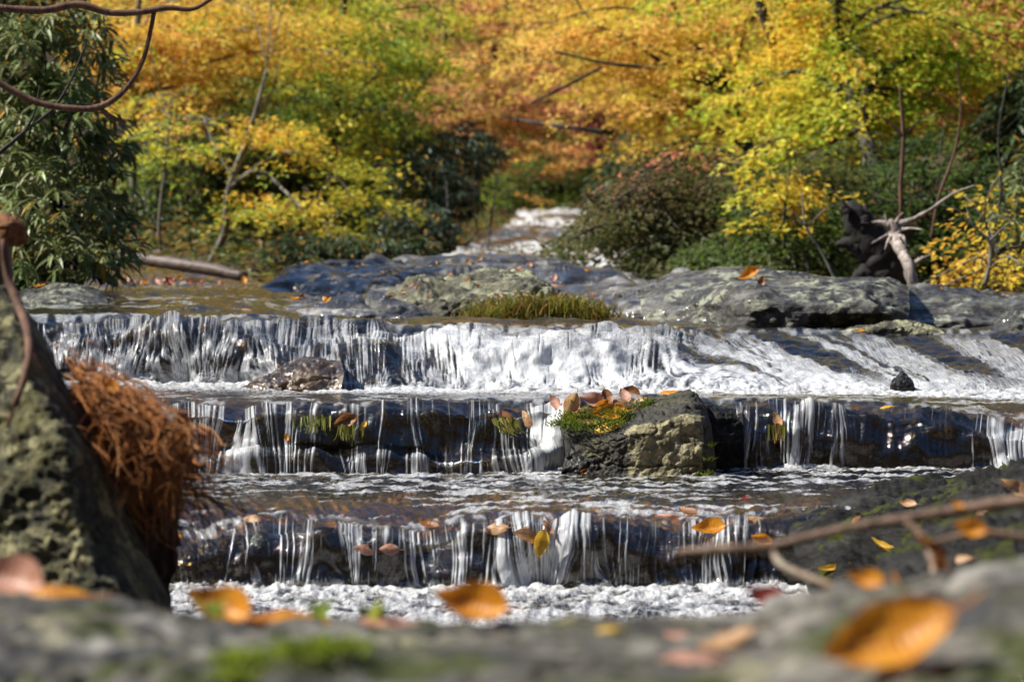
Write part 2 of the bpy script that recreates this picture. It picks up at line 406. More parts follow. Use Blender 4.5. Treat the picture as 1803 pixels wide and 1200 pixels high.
# ------------------------------------------------------------------ water, stream bed, ledges
def zl(z, d): return [(-320, rowz(z, d), d), (2120, rowz(z, d), d)]
W = [
 zl(-.50, 2.3),                                                                              # 0
 zl(-.492, 3.40),                                                                            # 1
 [(-320, 1037, 3.66), (2120, 1037, 3.66)],                                                   # 2 foot of the front fall
 [(-320, 1000, 3.664), (250, 1000, 3.664), (470, 965, 3.668), (600, 972, 3.666), (760, 975, 3.67), (900, 962, 3.664), (1000, 962, 3.664), (1120, 972, 3.67), (1300, 965, 3.67), (1450, 950, 3.67), (2120, 935, 3.67)],   # 3
 [(-320, 972, 3.69), (250, 974, 3.69), (330, 960, 3.69), (470, 925, 3.70), (560, 934, 3.69), (640, 944, 3.685), (760, 944, 3.69), (830, 933, 3.68), (900, 924, 3.68), (1000, 924, 3.68), (1120, 940, 3.69), (1200, 934, 3.70), (1300, 928, 3.70), (1450, 915, 3.70), (2120, 903, 3.70)],   # 4 brink
 [(-320, 955, 3.80), (250, 958, 3.80), (330, 945, 3.80), (470, 912, 3.80), (560, 920, 3.79), (700, 936, 3.78), (800, 922, 3.78), (900, 908, 3.78), (1000, 908, 3.78), (1100, 922, 3.78), (1200, 920, 3.8), (1300, 912, 3.82), (1400, 903, 3.84), (2120, 888, 3.84)],  # 5 lip
 zl(-.382, 3.97),                                                                            # 6
 zl(-.383, 4.50),                                                                            # 7
 [(-320, 846, 4.56), (340, 846, 4.56), (600, 846, 4.56), (930, 838, 4.58), (1000, 832, 4.63), (1300, 828, 4.64), (2120, 830, 4.64)],  # 8 foot of the middle fall
 [(-320, 806, 4.575), (340, 806, 4.575), (500, 800, 4.575), (600, 804, 4.575), (800, 808, 4.575), (930, 806, 4.59), (1000, 800, 4.645), (1300, 800, 4.648), (2120, 800, 4.648)],      # 9
 [(-320, 796, 4.668), (340, 796, 4.668), (500, 790, 4.668), (600, 794, 4.668), (800, 798, 4.668), (930, 796, 4.662), (1000, 760, 4.655), (1300, 756, 4.658), (1600, 760, 4.658), (2120, 795, 4.655)],   # 10
 [(-320, 730, 4.695), (300, 728, 4.695), (460, 732, 4.685), (520, 726, 4.70), (600, 731, 4.69), (760, 725, 4.70), (900, 727, 4.69), (960, 721, 4.68), (1250, 718, 4.695), (1330, 724, 4.68), (1400, 719, 4.685), (1480, 720, 4.69), (1600, 730, 4.685), (1700, 748, 4.68), (1803, 760, 4.68), (2120, 776, 4.68)],   # 11 brink
 [(-320, 712, 4.83), (300, 712, 4.83), (600, 716, 4.82), (800, 713, 4.82), (950, 708, 4.82), (1250, 704, 4.83), (1450, 709, 4.82), (1600, 718, 4.82), (1720, 734, 4.80), (1803, 744, 4.80), (2120, 760, 4.80)],  # 12 lip
 [(-320, 699, 5.02), (900, 699, 5.02), (1500, 702, 5.02), (1803, 712, 5.0), (2120, 720, 5.0)],   # 13
 [(-320, 676, 5.50), (230, 676, 5.50), (430, 680, 5.48), (560, 692, 5.26), (1200, 693, 5.24), (1500, 697, 5.22), (1803, 700, 5.2), (2120, 702, 5.2)],   # 14 foot of the upper fall
 [(-320, 630, 5.52), (230, 630, 5.52), (430, 632, 5.50), (560, 655, 5.35), (700, 660, 5.32), (1200, 655, 5.36), (1500, 664, 5.50), (1803, 662, 5.5), (2120, 662, 5.5)],   # 15
 [(-320, 580, 5.57), (100, 580, 5.57), (430, 582, 5.56), (560, 606, 5.55), (640, 622, 5.46), (800, 610, 5.45), (1000, 602, 5.46), (1150, 606, 5.52), (1300, 622, 5.75), (1500, 632, 5.85), (1803, 628, 5.85), (2120, 628, 5.85)],   # 16 brink
 [(-320, 562, 5.80), (100, 562, 5.80), (200, 558, 5.82), (300, 564, 5.78), (430, 563, 5.80), (560, 571, 5.80), (640, 570, 5.83), (720, 582, 5.74), (820, 576, 5.80), (920, 583, 5.74), (1020, 577, 5.82), (1110, 587, 5.80), (1200, 583, 5.95), (1300, 590, 6.1), (1400, 586, 6.3), (1600, 590, 6.4), (2120, 590, 6.4)],   # 17 lip
 [(-320, 549, 6.5), (430, 549, 6.5), (560, 558, 6.5), (900, 566, 6.5), (1200, 572, 6.7), (1400, 575, 7), (2120, 577, 7)],  # 18
 [(-320, 524, 8.2), (430, 524, 8.2), (700, 545, 8.2), (1200, 566, 8.2), (2120, 570, 8.2)],   # 19
 [(-320, 499, 11.2), (430, 499, 11.2), (700, 515, 11.2), (1200, 545, 11.2), (2120, 555, 11.2)],  # 20
]
NU = 1300
SEG = [12, 110, 30, 24, 22, 26, 40, 120, 26, 28, 16, 40, 24, 40, 90, 40, 48, 44, 50, 70, 60]
PXC = np.concatenate([np.linspace(-2200, -330, 120), np.linspace(-320, 2120, NU), np.linspace(2130, 4000, 120)])   # the ledges run on under both banks
S0, Q = loft(W, NU, SEG[:len(W) - 1], PXC)
PXg, ROWg = proj(S0)
Qg = np.broadcast_to(Q[:, None], PXg.shape)
Nrm = gnormals(S0)
Nrm *= np.sign(Nrm[..., 2:3] + Nrm[..., 1:2] * -.2 + 1e-6)   # outward: up / towards the eye
def band(a, b, e=.35): return sstep(a - e, a + e, Qg) * (1 - sstep(b - e, b + e, Qg))
fA = band(2.0, 5.0, .3); fB = band(8.0, 12.0, .3); fC = band(14.0, 17.0, .4)
fall = np.clip(fA + fB + fC, 0, 1); pool = 1 - fall
# bedrock relief shared by rock and water
rightC = fC * sstep(1140, 1260, PXg)
lump = (1 - .7 * rightC) * fbm3(S0 * np.array([1, 1, .7]), 7, 3, 3) * (.024 + .004 * fC) * np.clip(fall, 0, 1) + fbm3(S0, 20, 2, 9) * .008 * fall
lump = lump + (1 - sstep(16.5, 17.8, Qg)) * 0 + sstep(17.2, 18.2, Qg) * fbm2(S0[..., 0] * 2.2, S0[..., 1] * 2.6, 3, 21) * .016
S = S0 + Nrm * lump[..., None]

# --- rock under the water
st = 2
def rock_part(a, b, name, mat):
    sel = np.where((Q >= a - 1e-6) & (Q <= b + 1e-6))[0]
    sel = sel[::st] if sel[::st][-1] == sel[-1] else np.append(sel[::st], sel[-1])
    G = S[sel][:, ::st] ; n_ = Nrm[sel][:, ::st]; fl = fall[sel][:, ::st]
    dep = .006 * fl + .05 * (1 - fl)
    rel = (fbm3(G * np.array([1, 1, 1.6]), 40, 4, 31, .6) * .006 - np.abs(n3(G * np.array([.5, 1, 2.2]), 18, 5)) * .008) * fl + fbm3(G, 9, 3, 41) * .03 * (1 - fl)
    G = G + n_ * (rel - dep)[..., None]
    return obj(name, G, gfaces(*G.shape[:2]), mat)

bed1 = rock_part(0, 2, 'stream_bed', M['bed']); tag(bed1, kind='structure')
ledgeA = rock_part(2, 5.5, 'rock_ledge', M['ledge']); tag(ledgeA, 'black wet rock ledge under the lowest fall of thin water strands', 'rock ledge', 'stepped ledges of the cascade')
bed2 = rock_part(5.5, 8, 'stream_bed', M['bed']); tag(bed2, kind='structure')
ledgeB = rock_part(8, 12.5, 'rock_ledge', M['ledge']); tag(ledgeB, 'dark mossy rock ledge of the middle step behind the leaf-topped rock', 'rock ledge', 'stepped ledges of the cascade')
bed3 = rock_part(12.5, 14, 'stream_bed', M['bed']); tag(bed3, kind='structure')
ledgeC = rock_part(14, 17.3, 'rock_ledge', M['ledge']); tag(ledgeC, 'rounded rock ledge under the uppermost and whitest fall', 'rock ledge', 'stepped ledges of the cascade')
bed4 = rock_part(17.3, 20, 'stream_bed', M['ledge']); tag(bed4, kind='structure')

# --- the water sheet
X, Y = S[..., 0], S[..., 1]
# flow coordinate: the right-hand chute runs diagonally
shear = sstep(1150, 1330, PXg) * sstep(13.5, 14.5, Qg) * (1 - sstep(17.5, 18.5, Qg))
wav = n2(PXg / 60, ROWg / 80, 3) * 5 + n2(PXg / 22, ROWg / 30, 6) * 1.6 * sstep(13, 14, Qg)
lean = np.clip(n2(PXg / 75, Qg * 0 + 3.3, 14) * .24 + n2(PXg / 34, Qg * 0 + 1.7, 15) * .10, -.3, .3) * (ROWg - 900 * fA - 720 * fB - 580 * fC) * fall
flowx = PXg + lean * (1 - shear) + wav * (1 - shear) - shear * 2.2 * (ROWg - 590)
rs = ROWg * (1 + 2.6 * sstep(13, 14, Qg))
s1 = n2(flowx / 9, rs / 240, 1); s2 = n2(flowx / 5.0, rs / 150, 2); s3 = n2(flowx / 38, rs / 200, 4); s4 = n2(flowx / 3.2, rs / 90, 5)
St = .30 * s1 + .40 * s2 + .30 * s3 + .34 * s4
def bump1(x, stops):
    a = np.array(stops, float); return np.interp(x, a[:, 0], a[:, 1])
covA = bump1(PXg, [(-320, .3), (280, .2), (420, .3), (520, .5), (640, .55), (760, .5), (860, .62), (900, .8), (1000, .72), (1060, .5), (1140, .45), (1190, .3), (1230, .5), (1290, .5), (1340, .3), (1500, .2), (2120, .2)])
covB = bump1(PXg, [(-320, .5), (330, .6), (420, .72), (480, .62), (540, .42), (620, .45), (700, .32), (800, .38), (880, .45), (925, .6), (945, 1.0), (985, 1.0), (1003, .5), (1020, .1), (1285, .1), (1305, .6), (1350, .62), (1365, .35), (1390, .75), (1420, .7), (1445, .3), (1462, .6), (1480, .55), (1495, .15), (1700, .12), (1725, .5), (1760, .85), (1800, .8), (2120, .7)])
low = sstep(9.4, 8.9, Qg) if False else 1 - sstep(8.9, 9.6, Qg)
covB = np.where(PXg < 960, covB * (1 - low) + np.maximum(covB, .62) * low, covB)
covC = bump1(PXg, [(-320, .7), (60, .75), (250, .8), (450, .74), (560, .72), (640, .62), (730, .66), (790, .9), (860, 1.05), (1100, 1.0), (1200, .8), (1290, .9), (1340, .8), (1420, 1.05), (1600, 1.0), (1700, .95), (2120, .95)])
cov = (fA * covA + fB * covB + fC * covC) / np.maximum(fall, 1e-3)
jig = n2(PXg / 30, ROWg / 90, 77) * .35 + n2(PXg / 9, ROWg / 60, 78) * .25
lipz = np.maximum.reduce([sstep(4.45, 5.0, Qg + jig * 1.2) * (1 - sstep(5.4, 6, Qg)), sstep(11.45, 12.1, Qg + jig * 1.2) * (1 - sstep(12.4, 13, Qg)), sstep(16.4, 17, Qg + jig) * (1 - sstep(17.4, 18.4, Qg))])
cov = np.maximum(cov, lipz * np.where((PXg > 1010) & (PXg < 1270) & (Qg > 8) & (Qg < 13), .1, .93))
thr = .62 - 1.2 * cov
sheet = sstep(thr - .55, thr + .35, St + .25 * s3)
strand = np.clip(.42 * sheet + .7 * sstep(thr - .02, thr + .5, St), 0, 1)
hfall = np.clip((St - thr + .3) * .006, -.007, .0045) * (1 - .6 * shear)
# pools: choppy little waves
wv = np.where(Qg > 17.5, fbm2(X * 7, Y * 3.2, 3, 51) * .8, fbm2(X * 11, Y * 8, 2, 51) * .5 + (1 - np.abs(n2(X * 28, Y * 18, 55)) * 2) * .38 + fbm2(X * 52, Y * 30, 2, 57) * .46)
amp = .0062 * (1 - .55 * np.clip(gau(PXg, ROWg, 520, 885, 190, 16) + gau(PXg, ROWg, 1430, 880, 200, 14), 0, 1)) * np.where(Qg < 3, 1.25, 1.0) * np.where((Qg > 11.5) & (Qg < 13.5), .4, 1) * np.where(Qg > 17.5, 2.0, 1)
hpool = wv * amp
# turbulence where falls land
land = np.maximum.reduce([
    sstep(.9, 1.7, Qg) * (1 - sstep(2.0, 2.7, Qg)) * .9,
    sstep(7.0, 7.8, Qg) * (1 - sstep(8.0, 8.6, Qg)) * bump1(PXg, [(-320, .6), (340, 1), (480, 1), (520, .75), (900, .8), (960, 1), (1010, .7), (1280, .6), (1350, .9), (1480, .8), (1700, .7), (2120, .8)]),
    sstep(12.9, 13.6, Qg) * (1 - sstep(14.1, 15.0, Qg)),
])
turb = fbm3(S * np.array([1, 1, 1]), 34, 4, 61, .6)
hturb = (np.clip(turb, -.5, .8) + .3) * land * .0062
off = hfall * fall + hpool * pool + hturb + np.where(fall > .5, 0.0, .004)
# a broad mound of white water in the middle of the upper fall
whiteC = np.clip(gau(PXg, ROWg, 930, 640, 210, 60) + gau(PXg, ROWg, 1150, 670, 160, 40) + .8 * gau(PXg, ROWg, 1440, 678, 260, 22) + .5 * gau(PXg, ROWg, 1340, 630, 120, 30) + gau(PXg, ROWg, 690, 600, 110, 18) + .5 * gau(PXg, ROWg, 340, 655, 260, 26), 0, 1)
foamfall = strand * (fA * (.84 * (1 - .7 * lipz)) + fB * (.76 * (1 - .75 * lipz)) + fC * (.52 + .40 * whiteC + .08 * sstep(1180, 1300, PXg)) * (1 - .3 * lipz))
jets = fB * (gau(PXg, ROWg, 968, 800, 34, 70) + gau(PXg, ROWg, 1400, 790, 26, 60) + .8 * gau(PXg, ROWg, 1335, 790, 22, 60) + gau(PXg, ROWg, 1765, 790, 30, 60) + .7 * gau(PXg, ROWg, 440, 790, 40, 50))
foamfall = np.maximum(foamfall, np.clip(jets, 0, 1) * sstep(thr + .05, thr + .4, St) * .9)
foamfall = np.maximum(foamfall, fC * whiteC * sstep(-.7, .5, .7 * St + turb * .6) * .82)
boil = fC * np.clip(whiteC * 1.2, 0, 1) * sstep(520, 640, PXg)
off = off + boil * (np.clip(turb, -.6, .9)) * .0025
# streaks drifting on the pools
dr = fbm2(X * 9, Y * 22 , 4, 71) + .3 * turb
poolB = band(5.2, 7.8); poolA = band(0, 1.9)
brown = np.clip(gau(PXg, ROWg, 520, 885, 190, 16) + gau(PXg, ROWg, 1430, 880, 200, 14) + gau(PXg, ROWg, 640, 905, 200, 12), 0, 1)
foampool = poolB * np.clip(sstep(-.2, .6, dr + .22 - .75 * brown) * .72, 0, 1) + poolA * (.35 + .4 * sstep(-.3, .4, dr + .1))
foampool = foampool + band(12.2, 13.8) * sstep(.1, .5, dr + .1) * .6
topf = sstep(17.6, 18.2, Qg)
foampool = foampool + topf * sstep(-.05, .45, dr + .5 * gau(PXg, ROWg, 120, 533, 120, 14) + .3 * gau(PXg, ROWg, 290, 520, 60, 10)) * .55
lipline = np.maximum.reduce([np.exp(-((Qg - 5.0 + jig * .5) / .22) ** 2), np.exp(-((Qg - 12.15 + jig * .4) / .25) ** 2), np.exp(-((Qg - 17.1 + jig * .4) / .3) ** 2)]) * sstep(-.1, .5, n2(PXg / 22, ROWg / 14, 88) + .35) * .62
foamland = land * (.30 + .6 * sstep(-.5, .4, turb + .25 * land + .35 * n2(X * 60, Y * 26, 99)))
foam = np.clip(np.maximum.reduce([foamfall, foampool * pool, foamland, lipline]), 0, 1)
# smooth golden tongues of the chute
tong = fC * sstep(1150, 1250, PXg) * sstep(-.05, .4, n2(flowx / 40, ROWg / 300, 81) + .5 * n2(flowx / 14, ROWg / 160, 82)) * (1 - sstep(635, 690, ROWg))
foam = foam * (1 - .8 * tong)
WG = S + Nrm * off[..., None]
# spray thrown up along the feet: lift foam a little
flow = np.stack([flowx / 3.0 + 0 * X, rs / 70.0 + boil * ROWg * .03, boil * PXg * .03], -1) * fall[..., None] + np.stack([X * 135, Y * 38, 0 * X], -1) * (1 - fall[..., None])
water = obj('water', WG, gfaces(*WG.shape[:2]), M['water'], attrs={'foam': foam.ravel(), 'flow': flow.reshape(-1, 3)})
tag(water, kind='structure')

# far reach of the stream, stepping up between the trees
UP = [
 [(660, 540, 10.5), (1180, 540, 10.5)],
 [(690, 478, 13), (1150, 478, 13)],
 [(790, 459, 15), (1130, 462, 15)],
 [(800, 452, 15.3), (1120, 456, 15.3)],
 [(815, 441, 19), (1100, 444, 19)],
 [(830, 428, 19.4), (1090, 432, 19.4)],
 [(850, 420, 24), (1070, 424, 24)],
 [(880, 404, 24.6), (1060, 408, 24.6)],
 [(890, 399, 31), (1050, 402, 31)],
 [(900, 384, 31.8), (1045, 386, 31.8)],
 [(905, 380, 38), (1040, 380, 38)],
 [(908, 374, 38.5), (1035, 374, 38.5)],
 [(915, 372, 48), (1025, 372, 48)]]
U0, UQ = loft(UP, 150, 22)
upx, urow = proj(U0); UQg = np.broadcast_to(UQ[:, None], upx.shape)
U0 = U0 + np.array([0, 0, 1]) * (fbm2(U0[..., 0] * 5, U0[..., 1] * 2.4, 3, 91) * .03 + n2(U0[..., 0] * 2.2, U0[..., 1] * .5, 94) * .05)[..., None]
stepf = np.clip(sum(np.exp(-((UQg - k) / .45) ** 2) for k in (2.5, 4.5, 6.5, 8.5, 10.5)), 0, 1)
uf = np.clip(.5 + .25 * n2(upx / 14, urow / 3.5, 96) + stepf * .4 * sstep(-.5, .3, n2(upx / 9, urow / 9, 93)) + .75 * sstep(.0, .5, fbm2(U0[..., 0] * 4, U0[..., 1] * 1.2, 3, 95)), 0, 1)
ufl = np.stack([upx / 6, urow / 6, urow * 0], -1)
upw = obj('water', U0, gfaces(*U0.shape[:2]), M['water'], attrs={'foam': uf.ravel(), 'flow': ufl.reshape(-1, 3)}); tag(upw, kind='structure')

# ------------------------------------------------------------------ ground
def stream_x(y): return np.interp(y, [0, 8, 15, 24, 38, 60, 120], [0, .1, .18, .3, .62, 1.5, 6])
def stream_z(y): return np.interp(y, [-40, 3, 6, 8, 11, 13, 15, 19, 24, 31, 38, 48, 60, 75, 110, 200], [-1.0, -.72, -.45, -.34, -.26, -.12, -.06, .05, .22, .45, .75, 1.0, 1.8, 6, 26, 70])
def half_w(y): return np.interp(y, [0, 6, 8, 11, 14, 20, 40, 60], [2.3, 2.5, 2.3, 1.9, 1.1, .95, .8, .5])
def ground_z(x, y):
    e = np.maximum(np.abs(x - stream_x(y)) - half_w(y), 0)
    return stream_z(y) - .08 + .05 * e + .10 * np.maximum(e - 3, 0) + .10 * sstep(0, .8, e) + .55 * sstep(0, .9, e) * (1 - sstep(7.5, 10.5, y)) + n2(x * .5, y * .5, 8) * .12 * sstep(.3, 2, e) + n2(x * .12, y * .12, 9) * .3 * sstep(3, 10, e) + .42 * np.maximum(e - 6, 0) * (1 - sstep(40, 160, e) * .5) + .55 * np.maximum(-4 - y, 0)  # rise behind the eye is unseen, added so wet faces reflect dark
gx = np.concatenate([np.linspace(-140, -12, 40), np.linspace(-11.7, 11.7, 150), np.linspace(12, 140, 40)])
gy = np.concatenate([np.linspace(-60, 2, 32), np.linspace(2.3, 60, 220), np.linspace(61, 200, 50)])
GX, GY = np.meshgrid(gx, gy)
GZ = ground_z(GX, GY)
mg, nt, out, N, L = mat_new('forest_floor')
geo = N('NewGeometry')
c = ramp(N, L, noise(N, L, geo.outputs['Position'], 9, 8, .7), [(.35, (.012, .009, .005)), (.5, (.05, .03, .013)), (.62, (.12, .06, .018)), (.72, (.05, .05, .012))])
p = N('BsdfPrincipled'); L(c, p.inputs['Base Color']); p.inputs['Roughness'].default_value = .95
b = N('Bump'); b.inputs['Distance'].default_value = .05; L(noise(N, L, geo.outputs['Position'], 30, 6), b.inputs['Height']); L(b.outputs[0], p.inputs['Normal'])
L(p.outputs[0], out.inputs[0])
gnd = obj('ground', np.stack([GX, GY, GZ], -1), gfaces(*GX.shape), mg, origin=(0, 0, 0)); tag(gnd, kind='structure')

# ------------------------------------------------------------------ boulders
HITS = []     # (verts, faces) for placing leaves
def keep(o, step=1):
    me = o.data; n = len(me.vertices); v = np.empty(n * 3, np.float32); me.vertices.foreach_get('co', v)
    HITS.append((v.reshape(-1, 3) + np.array(o.location), me))

def boulder(label, lines, nu, seg, mat, amp=.02, sc=6, fine=.004, name='boulder', strata=0, group=None, seed=0, cat='boulder', pale=None):
    G, q = loft(lines, nu, seg)
    n_ = gnormals(G); n_ *= np.sign(n_[..., 2:3] - .3 * n_[..., 1:2] + 1e-6)
    ends = np.minimum(np.linspace(0, 1, G.shape[1]), np.linspace(1, 0, G.shape[1])); ends = sstep(-.02, .08, ends)[None, :]
    Gs = G * np.array([1, 1, 1.4])
    d = (fbm3(Gs, sc, 4, seed, .55) * amp + fbm3(Gs, sc * 7, 3, seed + 5, .6) * fine - (0 if mat.name == 'mossy_rock' else 1) * np.abs(n3(Gs, sc * 1.6, seed + 9)) * amp * .6)
    crk = n3(G * np.array([.45, .7, 2.4]), sc * 1.1, seed + 21) + .25 * n3(G, sc * 4, seed + 22)
    d = d - (0 if 'mossy' in mat.name else amp * .75) * np.exp(-(crk / .05) ** 2)
    if strata: d = d + strata * (n3(G * np.array([.25, .5, 4.0]), sc * 2.2, seed + 3) + .5 * n3(G * np.array([.3, .6, 5.0]), sc * 6, seed + 4))
    G = G + n_ * (d * ends)[..., None]
    nv_, nu_ = G.shape[:2]; idx = np.arange(nv_ * nu_).reshape(nv_, nu_)      # close both ends
    Vc = np.concatenate([G.reshape(-1, 3), G[:, 0].mean(0)[None], G[:, -1].mean(0)[None]])
    tri = np.concatenate([np.stack([idx[1:, 0], idx[:-1, 0], np.full(nv_ - 1, nv_ * nu_)], -1), np.stack([idx[:-1, -1], idx[1:, -1], np.full(nv_ - 1, nv_ * nu_ + 1)], -1)])
    at = None
    if pale: x_, r_ = proj(G); at = {'pale': np.append(pale(x_, r_, q[:, None] + 0 * x_).ravel(), [0, 0])}
    o = obj(name, Vc, [gfaces(nv_, nu_), tri], mat, attrs=at); tag(o, label, cat, group); keep(o); return o

# long wet boulder across the middle distance
boulder('long low wet grey boulder streaked with water, leaves scattered on top', [
 [(440, 560, 7.9), (640, 585, 7.7), (1080, 590, 7.5), (1130, 590, 7.6)],
 [(430, 535, 8.1), (560, 545, 7.9), (640, 558, 7.75), (1060, 575, 7.55), (1130, 560, 7.7)],
 [(430, 520, 8.4), (560, 525, 8.3), (700, 515, 8.2), (1000, 525, 8.0), (1130, 525, 7.9)],
 [(445, 512, 8.8), (600, 495, 8.8), (800, 480, 8.9), (1000, 490, 8.6), (1125, 508, 8.2)],
 [(470, 502, 9.3), (560, 471, 9.6), (640, 457, 9.8), (740, 447, 9.9), (850, 450, 9.8), (980, 466, 9.4), (1080, 480, 9), (1120, 500, 8.6)],
 [(480, 520, 10.2), (740, 470, 10.6), (1000, 490, 10.2), (1120, 525, 9.6)],
 [(480, 600, 10.6), (740, 600, 11), (1120, 600, 10.2)]], 300, 34, M['boulder'], .05, 2.2, .008, strata=.016, seed=2)
# lichen hump in front of it
boulder('rounded lichen-covered hump of rock in front of the long wet boulder', [
 [(600, 572, 7.0), (800, 585, 6.8), (1090, 590, 6.8)],
 [(610, 555, 7.05), (720, 560, 6.9), (850, 568, 6.85), (1080, 578, 6.85)],
 [(640, 540, 7.15), (720, 525, 7.0), (820, 528, 6.95), (1070, 555, 6.95)],
 [(660, 530, 7.3), (740, 497, 7.25), (830, 488, 7.25), (930, 503, 7.2), (1010, 522, 7.2), (1060, 540, 7.15)],
 [(680, 530, 7.7), (760, 492, 7.8), (840, 485, 7.8), (940, 500, 7.7), (1050, 535, 7.5)],
 [(690, 560, 8.2), (850, 540, 8.3), (1040, 570, 8.0)]], 240, 30, M['lichen'], .035, 4, .009, strata=.008, seed=4)
# right-hand boulders
boulder('broad flat-topped boulder with pale lichen, one orange leaf on top', [
 [(1140, 600, 7.0), (1300, 605, 6.75), (1590, 600, 6.8)],
 [(1135, 575, 7.05), (1260, 582, 6.8), (1350, 585, 6.7), (1590, 580, 6.8)],
 [(1130, 545, 7.1), (1250, 555, 6.85), (1350, 545, 6.7), (1530, 550, 6.7), (1600, 550, 6.85)],
 [(1125, 525, 7.2), (1240, 525, 6.95), (1310, 510, 6.8), (1520, 508, 6.8), (1600, 520, 6.95)],
 [(1130, 512, 7.4), (1220, 497, 7.2), (1270, 488, 7.15), (1400, 492, 7.1), (1560, 492, 7.1), (1600, 505, 7.1)],
 [(1140, 508, 7.8), (1220, 482, 7.9), (1290, 477, 7.9), (1420, 487, 7.7), (1560, 490, 7.5), (1600, 505, 7.4)],
 [(1150, 560, 8.4), (1300, 540, 8.5), (1590, 550, 8.2)]], 260, 30, M['slab'], .024, 2.6, .006, strata=.007, seed=6)
boulder('small grey rounded rock between the long wet boulder and the flat-topped boulder', [
 [(1060, 590, 7.3), (1200, 590, 7.3)],
 [(1060, 560, 7.35), (1140, 555, 7.3), (1210, 560, 7.35)],
 [(1070, 540, 7.5), (1140, 520, 7.5), (1220, 520, 7.5)],
 [(1085, 515, 7.9), (1150, 492, 8.0), (1200, 479, 8.1), (1225, 488, 8.0)],
 [(1090, 540, 8.5), (1220, 520, 8.5)]], 120, 26, M['boulder'], .03, 4, .006, seed=8)
boulder('low grey boulder with frosty lichen sloping down at the right edge', [
 [(1570, 610, 6.95), (2500, 610, 6.95)],
 [(1570, 575, 7.0), (1700, 580, 6.95), (2500, 590, 6.95)],
 [(1580, 540, 7.1), (1700, 545, 7.05), (1800, 562, 7.0), (2500, 570, 7.0)],
 [(1585, 515, 7.3), (1650, 510, 7.3), (1740, 520, 7.25), (1803, 535, 7.2), (2500, 540, 7.2)],
 [(1588, 502, 7.7), (1650, 497, 7.9), (1740, 508, 7.8), (1803, 520, 7.6), (2500, 525, 7.5)],
 [(1590, 540, 8.5), (2500, 560, 8.2)]], 200, 26, M['slab'], .035, 3.2, .008, strata=.008, seed=10)
boulder('small grey rock poking from white water at the right edge', [
 [(1740, 605, 6.5), (2000, 605, 6.5)],
 [(1745, 580, 6.55), (1800, 570, 6.5), (2000, 580, 6.5)],
 [(1755, 565, 6.7), (1795, 545, 6.7), (1990, 550, 6.7)],
 [(1775, 560, 6.9), (1810, 543, 6.9), (1980, 545, 6.9)],
 [(1780, 590, 7.1), (1980, 590, 7.1)]], 90, 20, M['slab'], .02, 6, .005, seed=11)
boulder('thin flat rock lying in the water below the flat-topped boulder', [
 [(1450, 592, 6.4), (1670, 594, 6.4)],
 [(1470, 584, 6.43), (1560, 578, 6.4), (1660, 584, 6.43)],
 [(1480, 580, 6.5), (1560, 569, 6.5), (1600, 566, 6.5), (1655, 580, 6.5)],
 [(1490, 582, 6.75), (1600, 569, 6.75), (1650, 582, 6.75)],
 [(1500, 600, 6.9), (1650, 600, 6.9)]], 90, 18, M['lichen'], .012, 9, .005, seed=12)
# pale slabs at the left, upper water
boulder('pale slab under shallow water at the far left', [
 [(20, 545, 6.9), (190, 548, 6.9)], [(30, 520, 7.2), (110, 515, 7.2), (190, 535, 7.2)], [(40, 508, 7.8), (110, 500, 7.8), (185, 520, 7.8)], [(50, 530, 8.3), (180, 535, 8.3)]],
 90, 20, M['slab'], .02, 5, .005, seed=13)
boulder('dark low rock awash between the left riffle and the long wet boulder', [
 [(470, 566, 6.5), (800, 580, 6.5)], [(475, 556, 6.55), (600, 556, 6.5), (790, 570, 6.55)], [(490, 545, 6.8), (600, 530, 6.8), (700, 535, 6.8), (780, 560, 6.8)],
 [(500, 540, 7.2), (600, 524, 7.3), (700, 530, 7.2), (770, 555, 7.1)], [(510, 570, 7.8), (770, 580, 7.6)]], 130, 22, M['boulder'], .025, 5, .006, strata=.006, seed=14)
# brown rock in the upper fall
boulder('brown wet rounded rock standing in the foot of the upper fall', [
 [(415, 705, 5.22), (600, 708, 5.16)],
 [(418, 690, 5.24), (500, 694, 5.18), (600, 692, 5.18)],
 [(425, 682, 5.27), (500, 664, 5.22), (560, 654, 5.22), (605, 660, 5.22)],
 [(440, 678, 5.32), (500, 646, 5.30), (550, 632, 5.31), (600, 636, 5.30)],
 [(455, 685, 5.42), (550, 634, 5.46), (600, 640, 5.42)],
 [(460, 720, 5.5), (600, 700, 5.55)]], 130, 22, M['brown'], .012, 9, .003, seed=15)
boulder('dark pebble-sized rock breaking the white water of the right chute', [
 [(1566, 692, 5.28), (1612, 692, 5.28)], [(1568, 675, 5.29), (1590, 672, 5.28), (1610, 678, 5.29)], [(1574, 664, 5.33), (1588, 654, 5.33), (1606, 668, 5.33)], [(1576, 680, 5.4), (1604, 684, 5.4)]],
 40, 14, M['ledge'], .006, 20, .002, seed=16)
